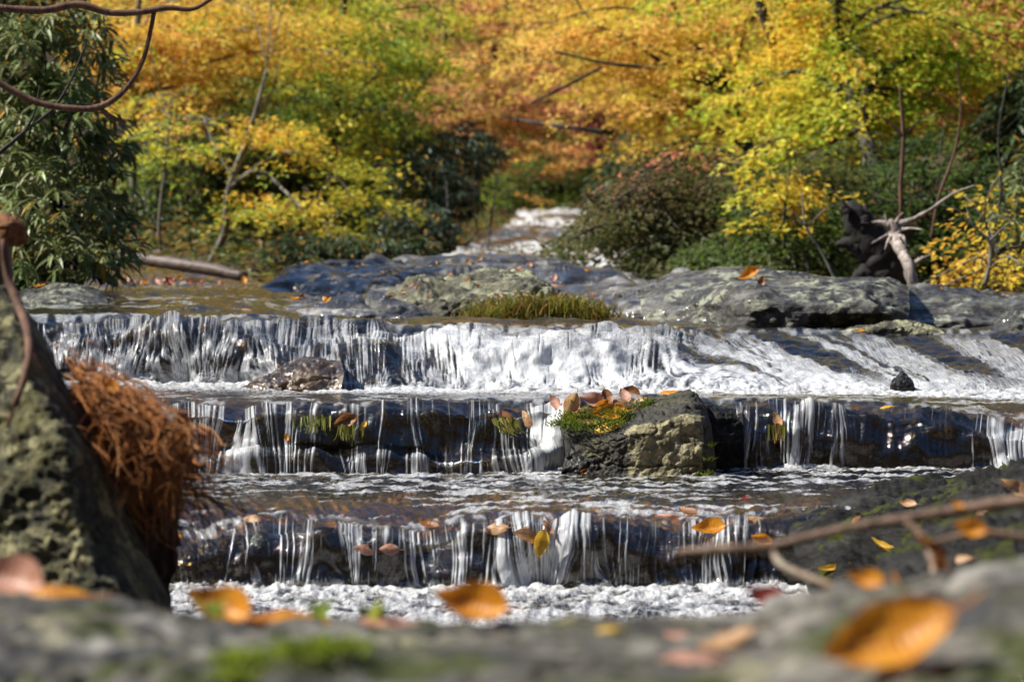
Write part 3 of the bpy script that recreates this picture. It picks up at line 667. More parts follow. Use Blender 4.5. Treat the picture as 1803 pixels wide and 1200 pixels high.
# leaf-topped rock of the middle step
mid = boulder('blocky mossy rock of the middle step, pale lichen face below, leaf pile on top', [
 [(1000, 846, 4.52), (1100, 852, 4.46), (1240, 846, 4.47), (1262, 846, 4.56)],
 [(1002, 825, 4.53), (1100, 832, 4.47), (1232, 832, 4.47), (1262, 828, 4.56)],
 [(1002, 800, 4.53), (1090, 800, 4.48), (1150, 790, 4.475), (1234, 785, 4.48), (1258, 790, 4.56)],
 [(1004, 782, 4.54), (1090, 770, 4.49), (1150, 752, 4.485), (1234, 735, 4.50), (1252, 745, 4.57)],
 [(990, 770, 4.58), (1090, 758, 4.52), (1150, 744, 4.50), (1228, 728, 4.52), (1248, 735, 4.58)],
 [(985, 745, 4.64), (1080, 738, 4.60), (1150, 720, 4.58), (1222, 706, 4.58), (1244, 715, 4.62)],
 [(980, 726, 4.72), (1060, 722, 4.72), (1110, 716, 4.70), (1160, 702, 4.68), (1212, 693, 4.66), (1240, 708, 4.68)],
 [(985, 722, 4.84), (1060, 714, 4.86), (1110, 709, 4.85), (1160, 699, 4.84), (1212, 691, 4.82), (1236, 706, 4.82)],
 [(990, 740, 5.0), (1230, 730, 5.0)]], 190, 18, M['cap'], .009, 12, .003, seed=17, pale=lambda x, r, q: sstep(1085, 1115, x + (830 - r) * -.0) * (1 - sstep(1232, 1242, x)) * (1 - sstep(3.5, 4.1, q)) * sstep(.0, .6, q) * .85)
boulder('dark wet block with lichen specks at the right side of the leaf-topped rock', [
 [(1236, 845, 4.58), (1310, 842, 4.6)], [(1238, 790, 4.58), (1310, 795, 4.61)], [(1240, 730, 4.6), (1308, 738, 4.63)], [(1242, 712, 4.68), (1305, 722, 4.7)], [(1245, 715, 4.84), (1300, 720, 4.84)]],
 60, 18, M['darkmoss'], .012, 12, .004, seed=18)
boulder('wet rock shelf below the leaf pile left of the pale lichen face', [
 [(985, 850, 4.50), (1110, 854, 4.47)], [(990, 822, 4.51), (1110, 822, 4.48)], [(995, 800, 4.53), (1105, 796, 4.5)], [(998, 790, 4.6), (1100, 785, 4.58)], [(1000, 800, 4.7), (1100, 800, 4.7)]],
 60, 14, M['ledge'], .01, 14, .004, seed=19)
# dark mossy bank rocks, right
boulder('dark mossy wet rock sloping into the stream at right', [
 [(1460, 1080, 3.25), (1560, 1080, 3.1), (2600, 1060, 2.9)],
 [(1430, 1050, 3.33), (1520, 1030, 3.15), (2600, 1010, 3.0)],
 [(1405, 995, 3.42), (1500, 975, 3.3), (1650, 965, 3.2), (2600, 940, 3.1)],
 [(1390, 945, 3.52), (1480, 925, 3.45), (1600, 905, 3.4), (1720, 880, 3.3), (2600, 850, 3.2)],
 [(1400, 915, 3.68), (1480, 893, 3.68), (1570, 874, 3.66), (1690, 862, 3.6), (1760, 850, 3.5), (1803, 828, 3.45), (2600, 800, 3.4)],
 [(1420, 912, 3.9), (1500, 885, 4.0), (1600, 866, 4.05), (1750, 850, 3.95), (2600, 800, 3.8)],
 [(1440, 980, 4.1), (2600, 960, 4.1)]], 340, 30, M['darkmoss'], .028, 7, .007, strata=.008, seed=20, name='mossy_rock', cat='rock')
boulder('grey streaked slab with moss and leaves in front of the dark mossy rock', [
 [(1400, 1130, 2.1), (2600, 1130, 1.9)],
 [(1410, 1085, 2.25), (1560, 1060, 2.2), (2600, 1040, 2.1)],
 [(1425, 1062, 2.45), (1500, 1030, 2.45), (1600, 985, 2.45), (1700, 950, 2.4), (2600, 890, 2.3)],
 [(1440, 1052, 2.6), (1500, 1015, 2.65), (1570, 965, 2.7), (1640, 930, 2.7), (1720, 905, 2.65), (1803, 880, 2.6), (2600, 850, 2.5)],
 [(1450, 1075, 2.8), (1600, 990, 2.9), (2600, 900, 2.8)],
 [(1460, 1150, 3.0), (2600, 1100, 3.0)]], 320, 26, M['darkmoss'], .014, 9, .006, strata=.010, seed=22, name='mossy_rock', cat='rock')
# tall mossy rock at the left
boulder('tall mossy lichen-spotted rock leaning in from the left edge', [
 [(-820, 1130, 2.5), (200, 1130, 2.35), (310, 1110, 2.55)],
 [(-820, 1050, 2.5), (180, 1040, 2.38), (300, 1055, 2.58)],
 [(-820, 930, 2.52), (130, 930, 2.42), (232, 930, 2.62)],
 [(-820, 800, 2.55), (110, 800, 2.46), (190, 800, 2.66)],
 [(-820, 680, 2.6), (60, 680, 2.52), (118, 680, 2.7)],
 [(-820, 590, 2.65), (30, 590, 2.6), (80, 600, 2.75)],
 [(-820, 525, 2.75), (0, 522, 2.72), (42, 540, 2.82)],
 [(-820, 505, 2.95), (0, 505, 2.9), (30, 530, 2.95)],
 [(-820, 700, 3.2), (30, 720, 3.2), (120, 760, 3.1)],
 [(-820, 1100, 3.4), (200, 1100, 3.4), (300, 1100, 3.2)]], 300, 34, M['mossy'], .014, 8, .005, seed=24, name='mossy_rock', cat='rock')
# out-of-focus rock right in front
boulder('blurred grey streaked rock filling the bottom foreground, leaves strewn over it', [
 [(-900, 1700, .75), (2700, 1700, .75)],
 [(-800, 1330, .95), (300, 1340, .95), (900, 1340, .95), (1500, 1310, .93), (2600, 1290, .9)],
 [(-600, 1180, 1.12), (0, 1175, 1.12), (380, 1190, 1.12), (900, 1200, 1.1), (1300, 1180, 1.08), (1600, 1120, 1.05), (2400, 1090, 1.05)],
 [(-500, 1090, 1.32), (0, 1085, 1.32), (250, 1092, 1.32), (420, 1130, 1.28), (900, 1125, 1.3), (1250, 1115, 1.28), (1500, 1060, 1.25), (1803, 1015, 1.2), (2300, 990, 1.2)],
 [(-500, 1062, 1.5), (0, 1060, 1.5), (220, 1064, 1.5), (400, 1105, 1.5), (600, 1108, 1.5), (900, 1100, 1.5), (1250, 1092, 1.48), (1400, 1064, 1.45), (1520, 1040, 1.42), (1680, 1018, 1.4), (1803, 998, 1.38), (2300, 960, 1.38)],
 [(-480, 1090, 1.7), (200, 1090, 1.7), (900, 1120, 1.7), (1803, 1040, 1.6), (2200, 1000, 1.6)],
 [(-450, 1300, 1.95), (900, 1300, 1.95), (2200, 1250, 1.9)]], 320, 34, M['fore'], .010, 9, .003, strata=.004, seed=26, name='foreground_boulder')

# ------------------------------------------------------------------ leaf templates
def leaf_geo(length=1, width=.5, fold=.12, bend=.15, n=5):
    t = np.linspace(0, 1, n); w = np.sin(np.pi * t ** .8) ** .85 * width / 2; w[0] = .012; w[-1] = .004
    V = []; 
    for ti, wi in zip(t, w):
        z = -bend * (ti - .25) ** 2
        V += [(-wi, ti * length, z + fold * wi * 2), (0, ti * length, z), (wi, ti * length, z + fold * wi * 2)]
    i = np.arange(3 * n).reshape(n, 3)
    f = np.concatenate([np.stack([i[:-1, k], i[:-1, k + 1], i[1:, k + 1], i[1:, k]], -1) for k in (0, 1)])
    return np.array(V), f
T_SMALL = (np.array([(0, 0, 0), (.26, .42, .06), (0, 1, -.05), (-.26, .42, .06)]), np.array([(0, 1, 2, 3)]))
T_MED = leaf_geo(1, .42, .15, .25, 4)
T_LONG = leaf_geo(1, .20, .25, .35, 4)

def scatter(mb, pos, yv, nv, size, col, tpl):
    """leaves at pos; yv = direction to the tip, nv = rough normal"""
    T, Fc = tpl; n = len(pos)
    y = yv / (np.linalg.norm(yv, axis=1, keepdims=True) + 1e-9)
    x = np.cross(y, nv); x /= np.linalg.norm(x, axis=1, keepdims=True) + 1e-9
    z = np.cross(x, y)
    V = pos[:, None] + size[:, None, None] * (T[None, :, :1] * x[:, None] + T[None, :, 1:2] * y[:, None] + T[None, :, 2:] * z[:, None])
    f = (Fc[None] + (np.arange(n) * len(T))[:, None, None]).reshape(-1, Fc.shape[1])
    mb.add(V.reshape(-1, 3), f, None, np.repeat(np.concatenate([col, np.ones((n, 1))], 1), len(T), 0))

def palette(pos, pal, scale=1.2, seed=0, jit=.18):
    """pick leaf colours from a list; neighbouring leaves agree"""
    n = len(pos); pal = np.array(pal)
    a = fbm3(pos, scale, 2, seed) * .9 + .5 + RNG.normal(size=n) * .16
    a = np.clip(a, 0, .999) * (len(pal) - 1)
    i = np.floor(a).astype(int); fr = (a - i)[:, None]
    c = pal[i] * (1 - fr) + pal[np.minimum(i + 1, len(pal) - 1)] * fr
    return np.clip(c * (1 + RNG.normal(size=(n, 1)) * jit) * (1 + RNG.normal(size=(n, 3)) * .06), .004, .95)

YEL = [(.80, .44, .06), (.80, .52, .06), (.62, .52, .04), (.34, .40, .04)]
ORA = [(.74, .34, .08), (.84, .45, .11), (.84, .52, .11), (.56, .50, .07)]
YGR = [(.66, .54, .04), (.44, .48, .04), (.26, .36, .035), (.12, .21, .03)]
GRN = [(.26, .34, .035), (.10, .16, .025), (.05, .085, .018)]
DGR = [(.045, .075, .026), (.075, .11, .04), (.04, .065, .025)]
PNK = [(.62, .25, .14), (.70, .34, .16), (.68, .42, .12), (.38, .38, .08)]
RED = [(.34, .05, .06), (.44, .10, .08), (.40, .16, .08)]
OLV = [(.10, .115, .022), (.06, .075, .018), (.12, .12, .03), (.14, .10, .04)]
GLD = [(.76, .48, .05), (.64, .54, .05), (.42, .49, .04), (.22, .34, .03)]

def spray_crown(blobs, nspray, nleaf, leaf, pal, axis, spl=.7, droop=.25, tpl=T_SMALL, flat=.35, seed=0, shell=.5):
    """sprays of leaves filling ellipsoids (cx,cy,rx,ry px, d, depth m); returns mesh builder and spray roots"""
    mb = MB(); roots = []
    wts = np.array([b[2] * b[3] for b in blobs], float); wts /= wts.sum()
    for b, w in zip(blobs, wts):
        cx, cy, rx, ry, d, rd = b
        n = max(2, int(nspray * w * .72))
        c = pt(cx, cy, d); ax = np.array([rx * d / F, rd, ry * d / F])
        P = c + RNG.normal(size=(n, 3)) * ax * .6
        lay = spl * .42
        P[:, 2] = np.round(P[:, 2] / lay + .4 * np.sin(P[:, 0] * 1.7)) * lay - .4 * lay * np.sin(P[:, 0] * 1.7) + RNG.normal(size=n) * lay * .16
        out = P - np.array([axis[0], axis[1], 0]) * [1, 1, 0] - [0, 0, 1] * P
        out = out + RNG.normal(size=out.shape) * .5 * np.linalg.norm(out, axis=1).mean()
        out[:, 2] = -droop * np.linalg.norm(out[:, :2], axis=1) * (.4 + RNG.random(n))
        out /= np.linalg.norm(out, axis=1, keepdims=True) + 1e-9
        L_ = spl * (.6 + 1.0 * RNG.random(n) ** 1.5)
        side = np.cross(out, [0, 0, 1]); side /= np.linalg.norm(side, axis=1, keepdims=True) + 1e-9
        up = np.cross(side, out)
        k = nleaf
        t = RNG.random((n, k)); s = (RNG.random((n, k)) - .5) * 2
        wdt = (np.sin(np.pi * np.clip(t, .05, 1)) * .38 + .06) * L_[:, None]
        pos = P[:, None] + (t - .5)[..., None] * L_[:, None, None] * out[:, None] + (s * wdt)[..., None] * side[:, None] \
            + (RNG.normal(size=(n, k)) * .035 * L_[:, None] - .12 * L_[:, None] * s ** 2)[..., None] * up[:, None]
        yv = out[:, None] * (.6 + 0 * t)[..., None] + side[:, None] * (s * 1.2)[..., None] + RNG.normal(size=(n, k, 3)) * .35
        nv = up[:, None] + RNG.normal(size=(n, k, 3)) * flat
        pos = pos.reshape(-1, 3)
        sz = leaf * (.65 + .6 * RNG.random(n * k))
        scatter(mb, pos, yv.reshape(-1, 3), nv.reshape(-1, 3), sz, palette(pos, pal, 1.1, seed), tpl)
        roots += [(P[i] - out[i] * L_[i] * .5, P[i] + out[i] * L_[i] * .3) for i in range(n)]
    return mb, roots

def tree(label, trunk, blobs, nspray, nleaf, leaf, pal, bark='bark_dark', limbs=14, extra=(), name='broadleaf_tree', cat='tree', group='trees on the banks', mat='leaf', limb_r=.3, **kw):
    P, r = pxs(trunk, 22)
    base = P[0].copy()
    root = empty(name, base, label, cat, group)
    tb = MB(); tb.tube(P, r, 8, .06)
    for e in extra:
        ep, er = pxs(e, 16); tb.tube(ep, er, 6, .05)
    axis = P[len(P) // 2]
    cb, roots = spray_crown(blobs, nspray, nleaf, leaf, pal, axis, **kw)
    idx = RNG.permutation(len(roots))[:limbs]
    for i in idx:
        a, b = roots[i]
        zt = np.clip(np.interp(a[2] - .25 * np.linalg.norm(a[:2] - axis[:2]), P[:, 2], np.arange(len(P))) if P[-1, 2] > P[0, 2] else len(P) - 1, 3, len(P) - 1)
        j = int(zt); s = P[j]; r0 = r[j] * limb_r * 1.5
        m = (s + a) / 2 + np.array([0, 0, .12 * np.linalg.norm(a - s)]) + RNG.normal(size=3) * .05 * np.linalg.norm(a - s)
        c = spline(np.stack([s, m, a, b]), 12)
        tb.tube(c, np.linspace(r0, .004, 12), 5, .05)
    tb.build('trunk', M[bark], root); cb.build('crown', M[mat], root, smooth=False)
    return root

# ---- far wood on the hillside
mbw = MB()
for k in range(260):
    y = RNG.uniform(54, 96); sx = RNG.uniform(-.30, .30); x = sx * y
    if RNG.random() < .3: pal = [OLV, GRN, DGR][RNG.integers(3)]
    elif sx < -.07: pal = [ORA, ORA, YEL, GRN][RNG.integers(4)]
    elif sx < -.035: pal = [YGR, YGR, YEL, GRN][RNG.integers(4)]
    elif sx < .03: pal = [PNK, PNK, ORA, YGR][RNG.integers(4)]
    elif sx < .1: pal = [ORA, GLD, GLD, PNK][RNG.integers(4)]
    else: pal = [GLD, YEL, YGR, ORA][RNG.integers(4)]
    z = ground_z(np.array(x), np.array(y)) + RNG.uniform(1.0, 3.5)
    rr = RNG.uniform(1.6, 3.2); n = 420
    u = RNG.normal(size=(n, 3)); u /= np.linalg.norm(u, axis=1, keepdims=True); u *= (RNG.random((n, 1)) * .5 + .5)
    pos = np.array([x, y, z]) + u * rr * [1, 1, .8]
    pos[:, 2] = np.round(pos[:, 2] / .5) * .5 + RNG.normal(size=n) * .12
    scatter(mbw, pos, RNG.normal(size=(n, 3)) * [1, 1, .3], RNG.normal(size=(n, 3)) * .5 + [0, 0, 1], RNG.uniform(.18, .36, n), palette(pos, pal, .6, k), T_SMALL)
fw = mbw.build('far_wood', M['leaf'], smooth=False); tag(fw, 'far hillside wood in yellow, orange and green autumn colour', 'wood', kind='stuff')

# ---- individual trees (bottoms of trunks stand on the banks)
tree('orange-gold tree with layered sprays above the pale leaning trunk', [(330, 470, 24, 9), (345, 330, 24, 8), (330, 150, 24, 7), (340, -150, 24, 5)],
     [(330, 60, 150, 90, 24, 1.2), (480, 40, 150, 70, 24, 1.2), (520, 100, 110, 40, 23.5, .8), (300, 200, 90, 60, 23.5, .9), (400, -140, 260, 130, 24.5, 1.6)], 340, 95, .06, ORA + YGR[1:3], 'bark_pale', 26, seed=1)
tree('slender pale-barked tree leaning right with golden sprays beside the log', [(365, 470, 17, 5), (395, 410, 17, 7), (402, 340, 17, 7), (430, 260, 17, 6), (455, 180, 17, 4), (470, 120, 17, 2)],
     [(500, 225, 90, 28, 17, .5), (560, 260, 90, 30, 16.8, .5), (470, 260, 70, 20, 17, .4), (455, 350, 70, 26, 16.8, .4), (610, 290, 60, 18, 16.6, .4), (300, 260, 60, 30, 17.2, .4), (460, -60, 120, 60, 17.4, .6)], 76, 75, .05, YEL + YGR[2:3], 'bark_pale', 7, spl=.55,
     extra=[[(405, 330, 17, 4), (450, 300, 16.8, 3.5), (500, 335, 16.5, 3), (535, 370, 16.3, 1.5)], [(412, 315, 17, 4), (380, 260, 17.1, 3), (360, 210, 17.2, 2)], [(446, 210, 17, 3), (480, 160, 17, 2), (490, 110, 17, 1)]], seed=2)
tree('yellow-green tree bowing over the water right of the pale leaning trunk', [(560, 450, 21, 8), (580, 300, 21, 7), (600, 120, 21, 6), (610, -100, 21, 4)],
     [(640, 90, 110, 70, 21, 1), (660, 180, 90, 60, 20.8, 1), (600, 170, 110, 50, 21, .9), (620, 240, 110, 50, 20.5, .9), (640, 330, 90, 40, 20.2, .7), (630, 400, 60, 25, 20, .5), (690, 330, 40, 30, 20, .4), (620, -80, 160, 90, 21.5, 1.2)], 200, 100, .055, YGR[:1] + YGR[1:] + GRN[1:2], 'bark_dark', 22, droop=.4, seed=3)
tree('gold-green low tree with hanging sprays in front of the dark evergreens', [(540, 460, 18.5, 4), (550, 400, 18.5, 4), (575, 330, 18.4, 3), (600, 300, 18.3, 2)],
     [(600, 350, 60, 25, 18.3, .4), (640, 385, 60, 22, 18, .4), (590, 400, 50, 20, 18.2, .4), (500, 380, 60, 26, 18.3, .4), (660, 300, 50, 20, 18.2, .4)], 36, 80, .05, YEL[1:] + YGR[:1], 'bark_dark', 12, spl=.55, droop=.45, seed=4)
tree('mid-green understory tree behind the slender pale trunk', [(470, 460, 22, 6), (480, 330, 22, 6), (490, 200, 22, 4)],
     [(480, 310, 140, 60, 22, 1), (540, 190, 110, 40, 22, 1), (380, 330, 90, 60, 21.5, 1), (290, 340, 80, 60, 21, 1)], 250, 90, .065, GRN, 'bark_pale', 16, seed=5)
tree('salmon-orange tree reaching over the centre of the stream', [(690, 440, 34, 8), (700, 280, 34, 8), (740, 120, 34, 7), (780, -120, 34, 5)],
     [(760, 70, 130, 70, 34, 1.5), (860, 170, 140, 60, 33.5, 1.4), (760, 210, 90, 40, 33.5, 1.2), (900, 240, 100, 40, 33, 1.2), (960, 200, 100, 50, 33, 1.2), (830, -60, 200, 80, 34.5, 1.6)], 420, 95, .075, PNK, 'bark_dark', 24, seed=6,
     extra=[[(740, 150, 33, 7), (770, 110, 33, 5), (785, 60, 33, 4), (780, 0, 33, 3)]])
tree('soft orange tree behind the salmon tree at the centre', [(830, 400, 44, 8), (850, 200, 44, 8), (900, -50, 44, 6)],
     [(900, 120, 140, 90, 44, 2), (980, 250, 110, 50, 43, 1.5), (860, 30, 150, 70, 44, 2), (1000, 60, 120, 80, 44, 2), (900, -120, 220, 90, 45, 2)], 380, 90, .09, ORA[:3] + PNK[2:3], 'bark_dark', 18, seed=7)
tree('dusky red maple beside the dark gap above the upper stream', [(1065, 400, 36, 6), (1060, 300, 36, 6), (1050, 180, 36, 4)],
     [(1045, 190, 50, 40, 36, .8), (1060, 260, 40, 50, 36, .8), (1020, 165, 40, 25, 35.5, .6)], 90, 80, .07, RED, 'bark_dark', 10, seed=8)
tree('green tree closing the view at the top of the stream', [(990, 375, 52, 7), (985, 300, 52, 6), (985, 220, 52, 4)],
     [(960, 310, 100, 45, 52, 1.5), (1030, 320, 60, 50, 50, 1.2), (900, 320, 60, 40, 50, 1.2)], 220, 85, .1, GRN + [(.2, .2, .03)], 'bark_dark', 10, seed=9)
tree('golden tree with dark spreading boughs right of centre', [(1330, 470, 20, 10), (1325, 330, 20, 10), (1310, 220, 20, 9), (1290, 170, 20, 8)],
     [(1130, 60, 130, 60, 20, 1), (1210, 130, 100, 50, 20, 1), (1000, 50, 90, 60, 20.3, .9), (1180, 240, 80, 40, 19.8, .8), (1250, 30, 110, 60, 20, 1), (1090, 140, 100, 25, 20, .7), (1140, -90, 220, 80, 20.6, 1.3)], 330, 80, .055, GLD[:2] + ORA[1:3], 'bark_dark', 12, seed=10,
     extra=[[(1292, 172, 20, 8), (1235, 143, 19.8, 6), (1180, 120, 19.7, 5), (1130, 118, 19.6, 4), (1060, 110, 19.6, 3), (975, 90, 19.6, 2)],
            [(1180, 120, 19.7, 4), (1120, 80, 19.7, 3.5), (1060, 50, 19.7, 3), (1020, 10, 19.8, 2), (1000, -60, 19.8, 2)],
            [(1292, 172, 20, 7), (1230, 80, 20, 5), (1190, 20, 20, 4), (1170, -60, 20, 3)],
            [(1060, 118, 19.6, 3), (1000, 150, 19.5, 3), (935, 182, 19.5, 2)],
            [(880, 205, 21, 2), (930, 214, 20.5, 3), (1010, 225, 20, 4), (1080, 235, 20, 5)]])
tree('big yellow-green tree with drooping leaves filling the right side', [(1560, 490, 14, 10), (1562, 400, 14, 11), (1545, 310, 14, 14), (1508, 205, 14.3, 14), (1480, 100, 15, 10), (1470, -100, 15, 8)],
     [(1450, 90, 140, 60, 15, .8), (1560, 110, 140, 70, 15, .8), (1390, 170, 110, 50, 14.8, .7), (1480, 190, 130, 45, 14.7, .7), (1600, 180, 110, 50, 14.8, .7), (1340, 240, 80, 40, 14.7, .6), (1390, 320, 90, 40, 14.6, .5), (1680, 100, 110, 60, 15, .7), (1530, -60, 260, 80, 15.3, 1)], 330, 90, .05, GLD, 'bark_dark', 24, spl=.55, droop=.45, seed=11,
     extra=[[(1330, -20, 16, 8), (1345, 30, 16, 9), (1362, 80, 16, 6)], [(1540, 320, 15, 6), (1590, 250, 15, 5), (1660, 120, 15, 3)]])
tree('yellow tree behind the big drooping tree at right', [(1420, 460, 23, 8), (1410, 250, 23, 8), (1400, 0, 23, 6)],
     [(1400, 60, 160, 80, 23, 1.2), (1600, 40, 160, 70, 23, 1.2), (1330, 180, 100, 60, 22.5, 1), (1500, 180, 160, 80, 23, 1.2), (1720, 50, 140, 90, 23, 1.2), (1500, -120, 330, 90, 23.5, 1.5)], 420, 90, .065, YEL[1:] + YGR[1:2], 'bark_dark', 20, seed=12)
tree('pinkish-orange leaved tree at the upper right corner', [(1850, 450, 16, 9), (1840, 250, 16, 9), (1810, 50, 16, 8), (1800, -80, 16, 5)],
     [(1730, 90, 90, 50, 15.6, .6), (1770, 160, 60, 50, 15.4, .5), (1690, 170, 50, 60, 15.4, .5), (1800, 40, 90, 50, 15.8, .6), (1850, -70, 140, 80, 16, .8)], 190, 70, .05, ORA[:2] + PNK[:2] + [(.4, .3, .04)], 'bark_dark', 14, spl=.5, droop=.5, seed=13,
     extra=[[(1765, 130, 15.6, 2), (1775, 220, 15.5, 2.5), (1760, 270, 15.4, 3), (1735, 340, 15.3, 3)]])
tree('rust and olive shrubby tree leaning over the stream from the right', [(1240, 480, 13.5, 7), (1200, 430, 13.3, 6), (1140, 390, 13, 5), (1080, 370, 12.8, 3)],
     [(1150, 400, 110, 40, 13, .6), (1080, 415, 60, 30, 12.8, .5), (1180, 350, 110, 30, 13.3, .6), (1250, 410, 110, 40, 13.4, .6), (1030, 425, 50, 14, 12.6, .4), (985, 430, 30, 8, 12.5, .3), (1150, 460, 110, 22, 12.7, .5), (1260, 330, 90, 22, 13.2, .5), (1100, 375, 60, 16, 12.9, .4)], 230, 80, .042, OLV, 'bark_dark', 24, spl=.42, droop=.6, seed=14, name='shrubby_tree',
     extra=[[(1300, 390, 13.4, 6), (1250, 365, 13.2, 5), (1200, 352, 13, 4), (1150, 350, 12.9, 2)], [(1200, 430, 13.2, 4), (1120, 395, 12.8, 3), (1050, 400, 12.5, 2.5), (1000, 425, 12.3, 1.5)], [(1240, 440, 13.2, 4), (1180, 420, 12.7, 3), (1110, 440, 12.4, 2), (1080, 465, 12.3, 1)]])
tree('wine-red shrub between the rust shrub and the golden boughs', [(1210, 420, 16, 4), (1205, 360, 16, 3), (1195, 320, 16, 2)],
     [(1190, 320, 50, 22, 16, .4), (1240, 310, 50, 20, 16, .4)], 46, 60, .045, RED + PNK[:1], 'bark_dark', 6, spl=.4, seed=15, name='red_shrub', cat='shrub', group='shrubs on the banks')
tree('olive-green shrub behind the flat-topped boulder', [(1390, 490, 12, 5), (1380, 430, 12, 4), (1390, 380, 12, 3)],
     [(1380, 440, 110, 40, 12, .6), (1300, 450, 80, 30, 12, .5), (1450, 420, 60, 40, 12.2, .5), (1330, 370, 70, 20, 12.5, .5), (1460, 350, 70, 30, 12.5, .5), (1400, 310, 60, 16, 12.6, .4)], 190, 80, .042, OLV[:2] + GRN[1:] + OLV[2:3], 'bark_dark', 14, spl=.4, droop=.5, seed=16, name='green_shrub', cat='shrub', group='shrubs on the banks')
tree('dark green shrub behind the bleached snag at right', [(1640, 490, 13, 5), (1640, 420, 13, 4), (1650, 340, 13, 3)],
     [(1640, 410, 90, 50, 13, .5), (1560, 340, 70, 30, 13.2, .5), (1690, 320, 80, 30, 13.2, .5), (1700, 440, 80, 40, 13, .5), (1620, 270, 90, 20, 13.6, .5)], 150, 80, .045, OLV[:2] + GRN[1:] + DGR[:1], 'bark_dark', 14, spl=.4, seed=17, name='green_shrub', cat='shrub', group='shrubs on the banks')
tree('bright golden low bush at the foot of the right bank', [(1735, 500, 9.5, 4), (1740, 470, 9.5, 4), (1745, 430, 9.5, 3), (1735, 390, 9.5, 2)],
     [(1705, 475, 45, 18, 9.6, .25), (1760, 465, 35, 26, 9.6, .25), (1675, 492, 22, 9, 9.6, .2), (1725, 445, 24, 22, 9.6, .2), (1740, 385, 20, 28, 9.6, .2)], 28, 46, .034, YEL[:3], 'bark_pale', 10, spl=.3, droop=.5, seed=18, name='golden_bush', cat='bush', group='shrubs on the banks')

def rhodo(label, base, blobs, nwh, leaf, pal, name='rhododendron', seed=0, sides=14, group='evergreen thickets'):
    """thicket of leathery leaves in drooping whorls"""
    b0 = pt(*base); root = empty(name, b0, label, 'shrub', group)
    mb = MB(); tb = MB()
    wts = np.array([b[2] * b[3] for b in blobs], float); wts /= wts.sum()
    allP = []
    for b, w in zip(blobs, wts):
        cx, cy, rx, ry, d, rd = b; n = max(2, int(nwh * w))
        c = pt(cx, cy, d); ax = np.array([rx * d / F, rd, ry * d / F])
        u = RNG.normal(size=(n, 3)); u /= np.linalg.norm(u, axis=1, keepdims=True); u *= (.35 + .65 * RNG.random((n, 1))) ** .6
        P = c + u * ax; allP.append(P)
        k = 8
        az = RNG.random((n, 1)) * 6.28 + np.arange(k)[None] * 6.283 / k + RNG.normal(size=(n, k)) * .25
        dz = -RNG.uniform(.05, .9, (n, 1)) + RNG.normal(size=(n, k)) * .25
        yv = np.stack([np.cos(az), np.sin(az), dz], -1)
        yv = yv + (u * [1, 1, .3])[:, None] * .5
        nv = np.stack([np.cos(az) * .5, np.sin(az) * .5, 1 + 0 * az], -1) + RNG.normal(size=(n, k, 3)) * .25
        pos = np.repeat(P[:, None], k, 1).reshape(-1, 3) + RNG.normal(size=(n * k, 3)) * .008
        sz = leaf * RNG.uniform(.6, 1.15, n * k)
        col = palette(pos, pal, 3, seed)
        odd = RNG.random(len(pos)) < .06
        col[odd] = np.array([.42, .24, .03]) * RNG.uniform(.6, 1.2, (odd.sum(), 1))
        scatter(mb, pos, yv.reshape(-1, 3), nv.reshape(-1, 3), sz, col, T_LONG)
    allP = np.concatenate(allP)
    for i in RNG.permutation(len(allP))[:sides]:
        a = allP[i]; m = (b0 + a) / 2 + RNG.normal(size=3) * .1
        tb.tube(spline(np.stack([b0 + RNG.normal(size=3) * [.15, .1, 0], m, a]), 10), np.linspace(.014, .003, 10), 5)
    tb.build('stem', M['bark_dark'], root); mb.build('foliage', M['rhodo'], root, smooth=False); return root

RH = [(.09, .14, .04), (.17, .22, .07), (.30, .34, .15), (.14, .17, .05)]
rhodo('tall rhododendron thicket with long drooping glossy leaves at the left edge', (60, 500, 8.8),
      [(60, 90, 150, 110, 8.6, .5), (90, 230, 140, 100, 8.4, .5), (100, 360, 130, 90, 8.3, .5), (110, 450, 140, 50, 8.2, .4), (-120, 250, 160, 260, 8.8, .6), (-20, -120, 260, 130, 9, .6)], 1500, .085, RH, seed=1, sides=26)
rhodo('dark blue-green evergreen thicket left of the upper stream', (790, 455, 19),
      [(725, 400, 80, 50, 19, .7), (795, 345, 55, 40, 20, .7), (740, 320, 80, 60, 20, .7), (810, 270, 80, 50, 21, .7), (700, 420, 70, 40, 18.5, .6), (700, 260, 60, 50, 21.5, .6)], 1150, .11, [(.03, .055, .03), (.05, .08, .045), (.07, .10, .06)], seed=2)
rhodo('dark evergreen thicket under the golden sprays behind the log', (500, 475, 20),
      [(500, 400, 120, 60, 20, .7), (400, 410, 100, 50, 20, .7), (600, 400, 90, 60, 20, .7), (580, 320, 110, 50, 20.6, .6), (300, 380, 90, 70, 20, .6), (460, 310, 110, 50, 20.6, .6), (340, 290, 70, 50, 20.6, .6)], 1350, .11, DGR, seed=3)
rhodo('rhododendron with pale green leaves at the far right', (1790, 480, 10.5),
      [(1790, 380, 45, 70, 10.5, .3), (1830, 320, 70, 60, 10.6, .3), (1840, 440, 70, 50, 10.5, .3), (1900, 300, 90, 150, 10.8, .4)], 330, .085, RH + [(.12, .17, .06)], seed=4)
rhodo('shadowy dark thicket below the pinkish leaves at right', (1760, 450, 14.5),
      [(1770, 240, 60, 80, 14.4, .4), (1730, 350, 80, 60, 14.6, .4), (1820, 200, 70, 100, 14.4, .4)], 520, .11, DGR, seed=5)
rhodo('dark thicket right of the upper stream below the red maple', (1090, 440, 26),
      [(1090, 340, 60, 60, 26, .8), (1130, 280, 70, 50, 26, .8), (1060, 390, 40, 30, 25, .5)], 320, .14, DGR, seed=6)
